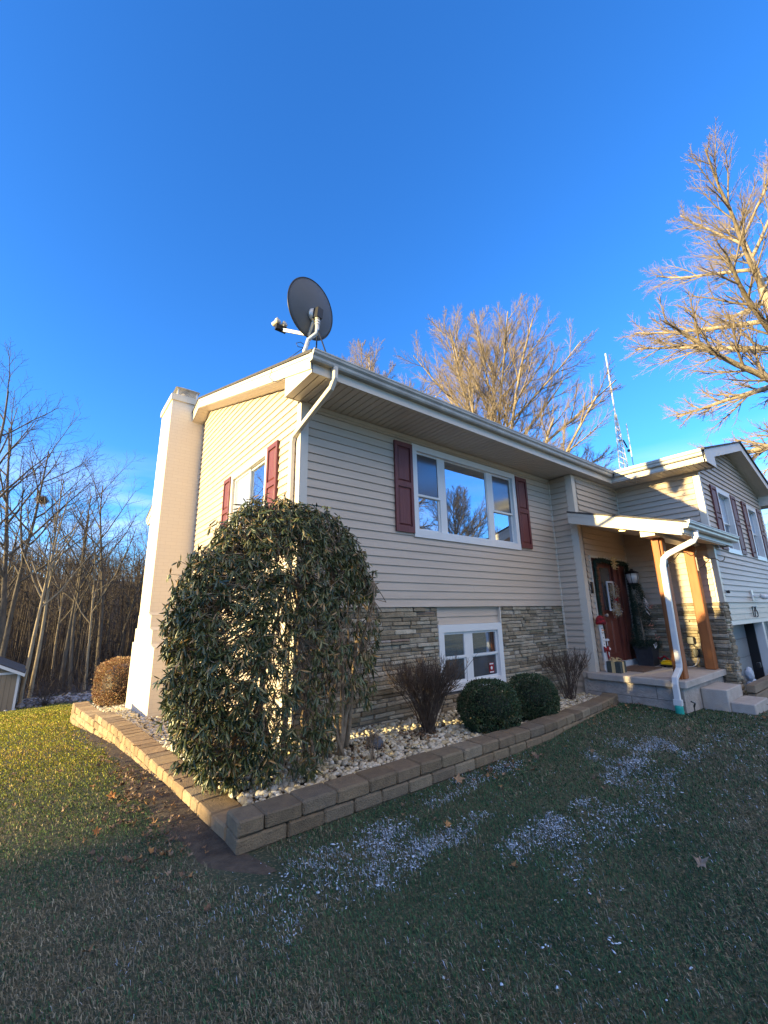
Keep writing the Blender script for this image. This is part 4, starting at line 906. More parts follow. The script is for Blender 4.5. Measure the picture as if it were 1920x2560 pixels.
mb.v = [(x+rnd.uniform(-.004, .004), y+rnd.uniform(-.004, .004), z+rnd.uniform(-.004, .004)) for x, y, z in mb.v]; mb.build('dark_rock', ROCKM, smooth=True, label='dark blue-grey rock half buried in the white gravel', cat='rock')

# ------------------------------------------------------------------ satellite dish
def dish():
    c = Vector((-.036, -.25, 3.845)); top = empty('satellite_dish', (-.12, -.28, 3.17), 'dark grey oval satellite dish on a bent mast at the roof corner, seen from behind', 'satellite dish')
    a, e = R_(102), R_(8); n = Vector((math.cos(a)*math.cos(e), math.sin(a)*math.cos(e), math.sin(e))); r = Vector((0, 0, 1)).cross(n).normalized(); u = n.cross(r)
    W_, H_ = .375, .40; mb = MB(); vs = []; fs = []; N = 48; K = 10
    for side in (0, 1):
        for i in range(K+1):
            t = i/K
            for k in range(N):
                th = 2*math.pi*k/N; q = c + r*(W_*t*math.cos(th)) + u*(H_*t*math.sin(th)) + n*(-.075*(1-t*t) + (.008 if side else 0)); vs.append(q)
    m1 = (K+1)*N
    for side in (0, 1):
        for i in range(K):
            for k in range(N): fs.append((side*m1+i*N+k, side*m1+i*N+(k+1) % N, side*m1+(i+1)*N+(k+1) % N, side*m1+(i+1)*N+k))
    for k in range(N): fs.append((K*N+k, K*N+(k+1) % N, m1+K*N+(k+1) % N, m1+K*N+k))
    mb.add(vs, fs); ref = mb.build('reflector', DARKG, top, smooth=True)
    mb = MB(); ring = [c + r*(W_*math.cos(t)) + u*(H_*math.sin(t)) for t in [2*math.pi*k/48 for k in range(49)]]; mb.tube(ring, .008, 6, cap=False); mb.build('rim', BLACK, ref, smooth=True)
    bk_ = c - n*.085 - u*.12
    mb = MB(); ax = tuple(-n); mb.lathe([(.0, -.02), (.085, -.02), (.09, 0), (.08, .02), (.03, .03), (0, .03)], bk_, 20, axis=ax); mb.build('back_bracket', GALV, top, smooth=True)
    mb = MB(); mb.box(-.045, .045, -.03, .06, -.07, .06, lambda x, y, z: tuple(bk_ - n*.06 + r*x + u*z - n*y)); mb.build('tilt_housing', BLACK, top)
    h0 = bk_ - n*.07 - u*.03
    mb = MB(); mb.tube([h0, h0+Vector((0, 0, -.12)), h0+Vector((-.004, -.003, -.20)), h0+Vector((-.018, -.012, -.28)), Vector((-.085, -.285, 3.34)), Vector((-.125, -.32, 3.22)), Vector((-.17, -.36, 3.08))], .026, 14); mb.build('mast', GALV, top, smooth=True)
    mb = MB()
    for k in range(3): mb.lathe([(.027, 0), (.034, .002), (.034, .022), (.027, .024)], h0+Vector((0, 0, -.06-.04*k)), 14)
    mb.build('clamp', GALV, top)
    mb = MB(); mb.tube([h0+Vector((0, 0, -.18)), (.02, -.60, 2.955)], .009, 8); mb.tube([h0+Vector((0, 0, -.2)), (.10, -.15, 3.10)], .009, 8); mb.build('brace', BLACK, top)
    rt = c - u*.345 + n*-.02; lnb = Vector((-.225, .20, 3.72)); mb = MB(); mb.duct([bk_-u*.07, rt-u*.03, lnb], (1, 0, 0), .035, .045); mb.build('feed_arm', GALV, top)
    mb = MB(); d = (c-lnb).normalized(); q = lnb+Vector((0, 0, .07)); mb.lathe([(.0, -.07), (.034, -.07), (.034, -.01), (.026, 0), (.04, .02), (.04, .05), (0, .055)], q, 16, axis=tuple(d)); mb.build('receiver_horn', TRIM, top, smooth=True)
    mb = MB(); q = lnb+Vector((-.09, .02, .09)); mb.lathe([(.0, -.06), (.03, -.06), (.03, .0), (.042, .02), (.042, .05), (0, .055)], q, 16, axis=tuple(d)); mb.build('receiver_horn', TRIM, top, smooth=True)
    mb = MB(); mb.box(lnb.x-.10, lnb.x+.05, lnb.y-.02, lnb.y+.04, lnb.z-.02, lnb.z+.05); mb.build('switch_box', BLACK, top)
    mb = MB(); p0 = rt+Vector((-.02, 0, -.03)); mb.tube([p0, p0+Vector((.03, 0, -.08)), p0+Vector((.02, 0, -.16)), p0+Vector((-.05, 0, -.22)), p0+Vector((-.13, 0, -.24)), p0+Vector((-.16, 0, -.20)), p0+Vector((-.10, 0, -.16)), p0+Vector((-.0, 0, -.18)), Vector((-.08, -.3, 3.33))], .0045, 5)
    mb.tube([(-.15, -.34, 3.18), (-.27, -.05, 3.10), (-.272, .38, 3.20), (-.29, .42, 3.08), (-.285, .33, 2.98), (-.27, .18, 2.90), (-.25, .0, 2.88)], .0045, 5); mb.build('cable', CABLE, top, smooth=True)
dish()

# ------------------------------------------------------------------ porch things
PT = -1.199
def lantern():
    top = empty('wall_lantern', (7.80, -.64, .5), 'black and frosted glass lantern fixed to the siding right of the door', 'lantern'); c = (7.66, -.64, 0)
    mb = MB(); mb.lathe([(.0, .40), (.03, .40), (.045, .42), (.095, .435), (.10, .45), (.0, .455)], c, 8); mb.lathe([(.14, .655), (.145, .67), (.10, .70), (.05, .725), (.02, .735), (.016, .76), (0, .77)], c, 8)
    mb.lathe([(0, .31), (.015, .32), (.03, .36), (.03, .40)], c, 8); mb.box(7.78, 7.80, -.69, -.59, .40, .70); mb.tube([(7.79, -.64, .62), (7.72, -.64, .76), (7.66, -.64, .75)], .01, 6)
    for k in range(6):
        a = math.pi/3*k+.2; mb.tube([(c[0]+.092*math.cos(a), c[1]+.092*math.sin(a), .45), (c[0]+.125*math.cos(a), c[1]+.125*math.sin(a), .57), (c[0]+.13*math.cos(a), c[1]+.13*math.sin(a), .66)], .006, 4)
    mb.build('metal_frame', BLACK, top); mb = MB(); mb.lathe([(.088, .452), (.118, .56), (.124, .655), (0, .656)], c, 18); mb.build('glass_shade', LANT, top, smooth=True)
lantern()
def needles(mb, path, r, n, L, seed, cols=None):
    rs = np.random.RandomState(seed); P = np.array(path, float); seg = np.linalg.norm(P[1:]-P[:-1], axis=1); cs = np.concatenate([[0], np.cumsum(seg)]); t = rs.uniform(0, cs[-1], n)
    pos = np.stack([np.interp(t, cs, P[:, k]) for k in range(3)], 1) + rs.normal(0, r*.25, (n, 3)); d = rs.normal(size=(n, 3)); d /= np.linalg.norm(d, axis=1, keepdims=True); return pos, d*L*rs.uniform(.6, 1.2, (n, 1))
def garland():
    top = empty('door_garland', (6.2, -.53, -1.1), 'dark green garland hung around the front door with a gold bow', 'garland')
    path = [(6.21, -.53, -1.0), (6.20, -.54, .2), (6.22, -.55, .84), (6.5, -.55, .90), (6.9, -.55, .86), (7.3, -.55, .88), (7.68, -.55, .86), (7.70, -.54, .2), (7.70, -.53, -.9)]
    pos, d = needles(None, path, .05, 5200, .06, 3); V, F = tubes_np(pos, pos+d, np.full(len(pos), .0035), np.full(len(pos), .0015)); link('needles', nmesh('needles', V, F, NEEDLE), top)
    mb = MB(); mb.tube(path, .022, 6); mb.build('garland_core', NEEDLE, top)
    mb = MB()
    for k in range(10): a = 2*math.pi*k/10; mb.prism([(6.95, -.62, .85), (6.95+.13*math.cos(a-.16), -.60, .85+.13*math.sin(a-.16)), (6.95+.15*math.cos(a), -.65, .85+.15*math.sin(a)), (6.95+.13*math.cos(a+.16), -.60, .85+.13*math.sin(a+.16))], (0, .006, 0))
    mb.build('gold_bow', GOLD, top)
garland()
def hanging_frame():
    top = empty('door_decoration', (6.72, -.56, .15), 'white hanging frame with berry sprays and a red bow on the front door', 'door decoration')
    mb = MB(); T = FR(-.56)
    for a, b, c, e in ((6.58, 6.87, .44, .47), (6.58, 6.87, -.12, -.09), (6.58, 6.61, -.09, .44), (6.84, 6.87, -.09, .44)): ubox(mb, T, a, b, c, e, -.01, .012)
    mb.build('frame', WHITE, top)
    rs = np.random.RandomState(4); n = 420; q = np.stack([rs.normal(6.74, .075, n) + .10*(rs.uniform(size=n) < .4), rs.uniform(-.62, -.58, n), np.where(rs.uniform(size=n) < .45, rs.normal(-.12, .05, n), rs.uniform(-.1, .40, n))], 1); d = rs.normal(size=(n, 3))*[.5, .3, .7]
    V, F = tubes_np(q, q+d*.06, np.full(n, .0035), np.full(n, .0022)); link('sprigs', nmesh('sprigs', V, F, GOLD), top)
    mb = MB()
    for i in range(150): p = q[i]+d[i]*.05; mb.lathe([(0, -.008), (.008, 0), (0, .008)], tuple(p), 5)
    mb.build('berries', WHITE, top)
    mb = MB(); mb.prism([(6.74, -.63, .10), (6.67, -.64, .15), (6.67, -.64, .04)], (0, .01, 0)); mb.prism([(6.74, -.63, .10), (6.81, -.64, .15), (6.81, -.64, .04)], (0, .01, 0)); mb.build('red_bow', RED, top)
hanging_frame()
def snowman():
    top = empty('snowman_board', (5.98, -.62, PT), 'tall white wooden snowman board with a red hat leaning by the entry', 'porch sign')
    T = lambda u, z, o: (5.99 + .0*z + u, -.60 - o + .03*z, z)
    mb = MB(); ubox(mb, T, -.06, .06, PT, -.33, -.01, .012); mb.build('board', WHITE, top)
    mb = MB(); mb.lathe([(.085, -.36), (.095, -.33), (.085, -.30), (.075, -.25), (.05, -.21), (.0, -.19)], (5.99, -.62, 0), 14); mb.lathe([(0, -.05), (.03, -.02), (.035, 0), (.02, .03), (0, .035)], (6.06, -.63, -.33), 10); mb.build('red_hat', RED, top, smooth=True)
    mb = MB(); 
    for z in (-.44, -.44): pass
    for u, z in ((-.02, -.43), (.025, -.43), (0, -.60), (0, -.66), (0, -.72)): mb.lathe([(.009, 0), (.009, .006), (0, .008)], T(u, z, .012), 8, axis=(0, -1, 0))
    for k in range(5): mb.lathe([(.005, 0), (.005, .006), (0, .007)], T(-.03+.015*k, -.51-.006*(2-abs(k-2)), .012), 6, axis=(0, -1, 0))
    mb.build('coal_buttons', BLACK, top)
    mb = MB(); mb.lathe([(.012, 0), (.0, .06)], T(0, -.465, .012), 8, axis=(.3, -1, 0)); mb.build('carrot_nose', ORANGE, top)
    mb = MB(); mb.prism([T(-.0, -.80, .02), T(-.09, -.75, .03), T(-.09, -.86, .03)], (0, -.02, 0)); mb.prism([T(0, -.80, .02), T(.09, -.75, .03), T(.09, -.86, .03)], (0, -.02, 0)); mb.prism([T(.0, -.81, .02), T(.07, -.98, .03), T(.02, -.99, .03)], (0, -.02, 0)); mb.build('red_bow', RED, top)
    mb = MB(); mb.tube([(6.12, -.63, PT), (6.13, -.63, -.85), (6.12, -.63, -.66)], .008, 6); mb.lathe([(0, -.62), (.03, -.64), (.03, -.66), (0, -.67)], (6.09, -.63, 0), 8); mb.lathe([(0, -.62), (.03, -.64), (.03, -.66), (0, -.67)], (6.15, -.63, 0), 8); mb.lathe([(0, -.77), (.035, -.80), (.035, -.82), (0, -.84)], (6.15, -.63, 0), 8); mb.build('white_picks', WHITE, top)
snowman()
def gift():
    top = empty('gift_box', (6.0, -.78, PT), 'dark gift box with a wide gold ribbon and bow on the porch floor', 'gift box'); 
    mb = MB(); mb.chbox((5.90, -.90, PT), (6.14, -.66, PT+.19), .004); mb.build('box', mat('gift_wrap', (.035, .045, .04), (.06, .07, .065), 30, .6), top)
    mb = MB(); mb.box(5.896, 5.8995, -.81, -.75, PT, PT+.19); mb.box(5.896, 6.144, -.81, -.75, PT+.191, PT+.194); mb.box(5.99, 6.05, -.9045, -.901, PT, PT+.19); mb.box(5.99, 6.05, -.904, -.656, PT+.195, PT+.198)
    for s in (-1, 1):
        for q in (0, 1):
            dx, dy = (s, 0) if q else (0, s); mb.tube([(6.02, -.78, PT+.2), (6.02+.06*dx, -.78+.06*dy, PT+.25), (6.02+.11*dx, -.78+.11*dy, PT+.23), (6.02+.07*dx, -.78+.07*dy, PT+.20), (6.02, -.78, PT+.2)], .012, 6, flat=.3)
    mb.build('ribbon', GOLD, top)
gift()
mb = MB(); mb.chbox((6.30, -1.12, PT), (7.15, -.62, PT+.016), .004); mb.build('door_mat', MATM, label='brown door mat in front of the entry', cat='door mat')
def planter():
    top = empty('potted_topiary', (7.44, -.78, PT), 'black square planter with a slim holiday topiary, checked ribbon and red berries', 'potted plant')
    x0, x1, y0, y1 = 7.27, 7.61, -.95, -.61; mb = MB(); q = .03
    mb.add([(x0+q, y0+q, PT), (x1-q, y0+q, PT), (x1-q, y1-q, PT), (x0+q, y1-q, PT), (x0, y0, PT+.34), (x1, y0, PT+.34), (x1, y1, PT+.34), (x0, y1, PT+.34)], [(3, 2, 1, 0), (4, 5, 6, 7), (0, 1, 5, 4), (1, 2, 6, 5), (2, 3, 7, 6), (3, 0, 4, 7)])
    mb.box(x0-.012, x1+.012, y0-.012, y1+.012, PT+.33, PT+.37); mb.build('planter', PLANT, top)
    path = [(7.44, -.78, PT+.3), (7.43, -.76, -.3), (7.45, -.72, .22)]; rs = np.random.RandomState(8); n = 3600; t = rs.uniform(0, 1, n)**.9; z = PT+.36+t*1.25; rad = .21*(1-t)**.8+.05; low = rs.uniform(size=n) < .3; z = np.where(low, PT+.34+rs.uniform(0, .14, n), z); rad = np.where(low, .24, rad)*np.sqrt(rs.uniform(.15, 1, n)); a = rs.uniform(0, 6.3, n)
    hel = .5+.5*np.sin(a*1+z*11); keep = low | (hel > .35); pos = np.stack([7.44+rad*np.cos(a), -.78+rad*np.sin(a), z], 1)[keep]; d = rs.normal(size=pos.shape)+np.stack([np.cos(a), np.sin(a), 0*a], 1)[keep]*.8; d /= np.linalg.norm(d, axis=1, keepdims=True)
    V, F = tubes_np(pos, pos+d*.06, np.full(len(pos), .004), np.full(len(pos), .0015)); link('greenery', nmesh('greenery', V, F, NEEDLE), top)
    mb = MB(); mb.tube(path, .015, 7); mb.build('stem', STEM, top)
    mb = MB()
    for zz, s in ((.10, .06), (.15, .07), (.02, .08), (-.08, .09)): mb.prism([(7.38, -.90, zz), (7.34, -.95, zz-.10), (7.42, -.97, zz-.16), (7.46, -.90, zz-.04)], (.0, .006, 0))
    mb.prism([(7.3, -.98, -.78), (7.4, -1.0, -.74), (7.45, -1.0, -.82), (7.33, -.99, -.86)], (0, .006, 0)); mb.build('checked_ribbon', PLAID, top)
    mb = MB()
    for cx, cy, cz in ((7.50, -.95, -.06), (7.36, -.97, -.40), (7.56, -.97, -.64)):
        for k in range(14): p = (cx+rs.normal(0, .04), cy+rs.normal(0, .02), cz+rs.normal(0, .04)); mb.lathe([(0, -.011), (.011, 0), (0, .011)], p, 6)
    mb.build('berries', mat('berry', (.45, .10, .07), (.6, .35, .25), 30), top)
planter()
def toy():
    top = empty('toy_truck', (7.36, -1.28, PT), 'yellow and black toy truck parked against the stone wall on the porch', 'toy'); x, y = 7.38, -1.22
    mb = MB(); mb.chbox((x-.09, y-.20, PT+.045), (x+.09, y+.17, PT+.10), .012); mb.chbox((x-.085, y+.02, PT+.10), (x+.085, y+.14, PT+.125), .01); mb.build('body', YEL, top)
    mb = MB(); mb.chbox((x-.095, y-.21, PT+.02), (x+.095, y+.18, PT+.045), .006); mb.chbox((x-.075, y-.17, PT+.10), (x+.075, y-.02, PT+.15), .012); mb.build('chassis', BLACK, top)
    for dy in (-.13, .11):
        for s in (-1, 1): mb = MB(); mb.lathe([(0, 0), (.035, 0), (.038, .008), (.038, .022), (.035, .03), (0, .03)], (x+s*.065-.015, y+dy, PT+.038), 16, axis=(1, 0, 0)); mb.build('wheel', BLACK, top, smooth=True)
toy()
mb = MB(); mb.chbox((7.42, -1.16, PT), (7.52, -1.02, PT+.10), .015); mb.tube([(7.47, -1.14, PT+.1), (7.47, -1.09, PT+.17), (7.47, -1.04, PT+.1)], .012, 6); o = mb.build('green_basket', GREENP, label='small green basket behind the yellow toy', cat='basket')
mb = MB(); mb.tube([(7.47, -1.15, PT+.12), (7.45, -1.08, PT+.19), (7.47, -1.0, PT+.13), (7.46, -.96, PT+.16)], .022, 8); mb.build('red_garland', RED, label='scrap of red garland piled above the green basket', cat='garland')
def outlet():
    top = empty('outdoor_outlet', (7.78, -1.5, -.72), 'black weatherproof outlet cover with a hanging timer and white cord on the stone', 'outlet')
    mb = MB(); mb.chbox((7.70, -1.55, -.78), (7.77, -1.43, -.64), .01); mb.build('cover', BLACK, top)
    mb = MB(); mb.chbox((7.70, -1.60, -1.02), (7.75, -1.50, -.86), .01); mb.build('timer', BLACK, top)
    mb = MB(); mb.tube([(7.73, -1.50, -.78), (7.72, -1.56, -.84), (7.72, -1.55, -.9)], .008, 6); mb.build('black_cord', BLACK, top)
    mb = MB(); mb.tube([(7.72, -1.56, -1.0), (7.70, -1.56, -1.08), (7.70, -1.52, -1.15), (7.68, -1.46, PT+.006), (7.66, -1.40, PT+.006)], .007, 6); mb.build('white_cord', WHITE, top)
outlet()
for x, y0, lab in ((6.068, -1.80, 'black scrolled plant hook on the nearer porch post'), (7.638, -1.80, 'black scrolled plant hook on the farther porch post')):
    mb = MB(); mb.box(x-.0, x+.012, y0-.02, y0+.02, .62, .86) if False else mb.box(x-.14, x-.10, -1.905, -1.887, .60, .86)
    cx = x-.12; mb.tube([(cx, -1.9, .80), (cx, -2.10, .82), (cx, -2.20, .80), (cx, -2.26, .74), (cx, -2.32, .76), (cx, -2.34, .82)], .008, 6); mb.tube([(cx, -1.9, .64), (cx, -1.98, .68), (cx, -2.10, .80)], .007, 6)
    mb.build('plant_hook', BLACK, label=lab, cat='plant hook', group='plant hooks on the porch posts')
def floodlight():
    top = empty('flood_light', (9.9, -2.12, .15), 'white twin security light above the garage opening', 'security light')
    mb = MB(); mb.box(9.82, 9.94, -2.16, -2.13, .04, .26); mb.build('mount', WHITE, top)
    for x, dx in ((9.95, .12), (10.02, .42)):
        mb = MB(); mb.tube([(9.9, -2.16, .14), (x, -2.22, .14), (x+dx*.5, -2.26, .15)], .012, 8); mb.lathe([(.03, 0), (.05, .03), (.055, .09), (0, .09)], (x+dx*.5, -2.26, .15), 14, axis=(.6, -.5, -.5)); mb.build('lamp_head', WHITE, top)
floodlight()
mb = MB(); mb.lathe([(0, 0), (.02, .0), (.025, .02), (.03, .05), (0, .055)], (8.02, -2.14, .19), 12, axis=(.5, -1, .2)); mb.build('security_camera', BLACK, label='small dark camera on the wing siding right of the porch', cat='camera')
mb = MB(); mb.tube([(5.70, -1.995, -1.70), (5.70, -1.995, -1.53)], .008, 6); mb.tube([(5.70, -1.995, -1.56), (5.68, -2.02, -1.50), (5.60, -2.0, -1.47)], .012, 6); mb.build('path_light', BLACK, label='black stake light in the grass at the porch corner', cat='path light')
mb = MB()
for k, (z0, z1) in enumerate(((-1.40, -1.53), (-1.55, -1.70))): mb.chbox((7.42, -2.40, z1), (10.6, -2.27, z0), .01)
mb.box(7.45, 7.6, -2.39, -2.28, -1.9, -1.70); tag(mb.build('timber_edging', TIMB), 'weathered landscape timbers stacked behind the porch steps', 'timber edging')
def bag():
    rs = np.random.RandomState(3); mb = MB()
    for c, r, sz in (((8.13, -2.20, -1.30), .095, 1.3), ((8.2, -2.20, -1.5), .13, .9)):
        bm = bmesh.new(); bmesh.ops.create_icosphere(bm, subdivisions=3, radius=1)
        vs = []
        for v in bm.verts:
            w = np.array(v.co[:]); k = 1 + .09*math.sin(w[0]*8+w[2]*5) + .07*math.sin(w[1]*9+w[2]*9); vs.append((c[0]+w[0]*r*k, c[1]+w[1]*r*.7*k, c[2]+w[2]*r*sz*k))
        mb.add(vs, [[q.index for q in f.verts] for f in bm.faces]); bm.free()
    top = mb.build('plastic_bag', BAG, smooth=True, label='white plastic bags heaped at the foot of the stone pier by the garage', cat='plastic bag')
    q = MB(); q.chbox((8.22, -2.37, -1.19), (8.30, -2.31, -1.10), .01); q.build('black_handle', BLACK, top)
bag()

# ------------------------------------------------------------------ trees
def gen_tree(seed, H, spec, tr, lean=(0, 0), crown=None, minr=.010):
    """spec per level: (children, start fraction, angle deg, length ratio, wander, upward pull, segments)"""
    rnd = random.Random(seed); A, B, RA, RB, SD = [], [], [], [], []; limbs = []
    out = {0: [[], [], [], []], 1: [[], [], [], []]}
    def grow(p, d, L, r, lev):
        ch, s0, ang, ratio, wan, pull, segs = spec[lev]
        if crown and lev:            # keep the tips on a rounded crown outline
            ch_, rx, rz = crown; u = Vector(((p.x)/rx, (p.y)/rx, (p.z-ch_)/rz)); w = Vector((d.x/rx, d.y/rx, d.z/rz)); a = w.dot(w); b = u.dot(w); c = u.dot(u)-1; dis = b*b-a*c
            reach = (-b+math.sqrt(dis))/a if dis > 0 and c < 0 else .15
            L = max(reach*rnd.uniform(.86, 1.02), .1) if lev == 1 else min(L, reach+.25)
        pts = [p.copy()]; dirs = []; rr = []
        tip = max(r*(.28 if lev else .22), minr*.6); q = p.copy()
        for i in range(segs):
            d = (d + Vector((rnd.gauss(0, wan), rnd.gauss(0, wan), rnd.gauss(0, wan*.6) + pull))).normalized(); q = q + d*(L/segs); pts.append(q.copy()); dirs.append(d.copy())
        k = 0 if lev <= 1 else 1; o = out[k]
        for i in range(segs):
            o[0].append(tuple(pts[i])); o[1].append(tuple(pts[i+1])); o[2].append(r+(tip-r)*(i/segs)); o[3].append(r+(tip-r)*((i+1)/segs))
        if lev+1 >= len(spec): return
        phi = rnd.uniform(0, 6.3)
        for c in range(ch):
            t = s0 + (1-s0)*((c+rnd.uniform(.1, .9))/ch); i = min(int(t*segs), segs-1); b = pts[i].lerp(pts[i+1], t*segs-i); dd = dirs[i]
            phi += 2.4 + rnd.uniform(-.5, .5); a = R_(ang*rnd.uniform(.75, 1.2)*((1.3-.75*(t-s0)/(1-s0)) if lev == 0 and crown else 1)); x = dd.orthogonal().normalized(); y = dd.cross(x)
            nd = (dd*math.cos(a) + (x*math.cos(phi)+y*math.sin(phi))*math.sin(a)).normalized(); rl = r+(tip-r)*t
            grow(b, nd, L*ratio*rnd.uniform(.7, 1.15)*(1.12-.55*t if lev else 1.15-.5*(t-s0)/(1-s0)), max(min(rl*.72, r*(.5 if lev == 0 else .40)), minr), lev+1)
    grow(Vector((0, 0, -.3)), Vector((lean[0], lean[1], 1)).normalized(), H, tr, 0)
    return out
def tree_meshes(name, out, m0, m1):
    res = []
    for k, sides, m, nm in ((0, 7, m0, 'trunk'), (1, 3, m1, 'crown')):
        A, B, ra, rb = [np.array(q) for q in out[k]]; V, F = tubes_np(A, B, ra, rb, sides); res.append(nmesh(nm, V, F, m, smooth=(k == 0)))
    return res
def place_tree(name, ms, loc, rz=0, s=1, label=None, group=None, cat='tree'):
    top = empty(name, (0, 0, 0), label, cat, group); top.location = loc; top.rotation_euler = (0, 0, rz); top.scale = (s, s, s)
    for me, nm in zip(ms, ('trunk', 'crown')): o = bpy.data.objects.new(nm, me); COL.objects.link(o); o.parent = top
    return top
VASE = [(38, .26, 48, .80, .02, .0, 8), (13, .12, 34, .36, .05, .02, 8), (10, .10, 28, .46, .06, .06, 5), (10, .08, 27, .55, .08, .05, 4), (5, .15, 28, .6, .10, .03, 2)]
BROAD = [(30, .22, 76, .52, .03, .02, 9), (14, .10, 34, .42, .05, .012, 8), (10, .10, 29, .48, .06, .03, 5), (7, .10, 28, .5, .08, .03, 4), (4, .15, 28, .6, .10, .02, 2)]
FOREST = [(11, .40, 42, .34, .03, .02, 10), (8, .2, 40, .5, .07, .05, 6), (6, .2, 38, .5, .10, .04, 4), (4, .2, 36, .5, .12, .03, 2)]
tA = tree_meshes('A', gen_tree(14, 18.5, VASE, .30, crown=(11.6, 8.2, 9.4), minr=.0052), BARK, TWIG)
tB = tree_meshes('B', gen_tree(23, 19, BROAD, .36, crown=(12.9, 6.6, 8.6), minr=.0048), BARK, TWIG)
place_tree('bare_maple', tA, (18.9, 10.7, -2.0), .6, 1.0, 'broad bare maple rising behind the middle of the roof, crown lit pale gold')
place_tree('bare_maple', tA, (16.2, 20.2, -2.5), 2.9, 1.08, 'fainter bare maple far behind the roof, left of the broad one')
place_tree('bare_maple', tB, (19.1, -4.0, -1.9), 2.2, .98, 'tall bare maple at the right edge sweeping its sunlit limbs over the wing')
place_tree('bare_maple', tA, (44, 1.2, -2), 1.2, .42, 'small distant bare tree seen past the right gable corner')
tR = [me.copy() for me in tA]; tR2 = [me.copy() for me in tB]
for me in tR + tR2: me.materials[0] = BARKD
place_tree('bare_maple', tR, (29, -23.5, -1.6), 3.3, .66, 'bare maple across the street, reflected in the picture window', 'trees reflected in the front glass')
place_tree('bare_maple', tR2, (33, -21.6, -1.6), .3, .46, 'low spreading bare tree across the street, reflected beside the taller one', 'trees reflected in the front glass')
place_tree('bare_maple', tR2, (19.5, -23.3, -1.6), 1.3, .8, 'heavy-limbed bare tree across the street, reflected in the left sash', 'trees reflected in the front glass')
BARKT = mat('bark_tan', (.22, .17, .11), (.34, .27, .18), 5, .95, .5, 20, stretch=(1, 1, .3))
forest = [tree_meshes('F%d' % k, gen_tree(40+k, 20, FOREST, .21, (.03*(k-2), .02), minr=.009), BARKD, BRUSH) for k in range(5)]
forest_l = [tree_meshes('G%d' % k, gen_tree(62+k, 20, FOREST, .17, (0, .0), minr=.009), BARKT, BRUSH) for k in range(2)]
def fpos(hx, R): return (CAM.x+hx*R, CAM.y+R, float(gz(CAM.x+hx*R, CAM.y+R)))
FT = [(0, -.043, 36, .92, .2, 'dark heavy-trunked tree standing behind the shed with a squirrel nest'), (1, -.050, 35.5, .8, 2.0, 'dark tree crossing the nest tree just behind the shed'),
      (5, -.017, 31, .62, 1, 'slim tree with a sunlit tan trunk at the shed corner'), (6, -.005, 33, .66, 3, 'tan-trunked tree leaning just right of the shed roof'),
      (2, .037, 38, .70, .5, 'dark trunk nearest the centre of the woods edge'), (3, .051, 37, .62, 2.5, 'dark slender tree beside the centre one at the woods edge'),
      (5, .0735, 36, .52, 4, 'pale straight trunk rooted at the edge of the snowy stones'), (4, .0896, 41, .80, 1.4, 'tall dark tree with a high fan crown left of the chimney'),
      (0, .114, 45, .62, 3.7, 'thin tree between the tall fan-crowned tree and the chimney'), (1, .127, 48, .62, .9, 'thin tree just left of the chimney shoulder'),
      (2, .15, 52, .72, 5.1, 'bare tree peeking past the chimney under the rear eave'), (3, -.10, 31, .90, 2.2, 'big bare tree cut off by the left edge of the view'),
      (4, -.062, 41, .62, 3.3, 'short dark tree far left behind the shed roof'), (6, .022, 43, .55, 0, 'pale thin trunk deep between the shed and the centre tree')]
for k, hx, R, s, rz, lab in FT:
    ms = forest[k] if k < 5 else forest_l[k-5]; place_tree('woodland_tree', ms, fpos(hx, R), rz, s, lab, 'bare trees at the edge of the woods')
rnd = random.Random(77)
for i in range(44):
    hx = rnd.uniform(-.13, .24); R = rnd.uniform(44, 66); place_tree('woodland_tree', forest[i % 5], fpos(hx, R), rnd.uniform(0, 6), rnd.uniform(.40, .64), 'thin bare tree standing deep in the woods behind the lawn', 'thin bare trees deep in the woods')
for i, (x, y) in enumerate(((-15, 22), (-21, 27), (-13, 30), (-24, 19), (-18, 34), (-30, 24), (-28, 32))):
    place_tree('woodland_tree', forest[i % 5], (x, y, float(gz(x, y))), i*1.3, .9, 'bare tree left of the shed, outside the frame, shading the far lawn', 'bare trees left of the shed')
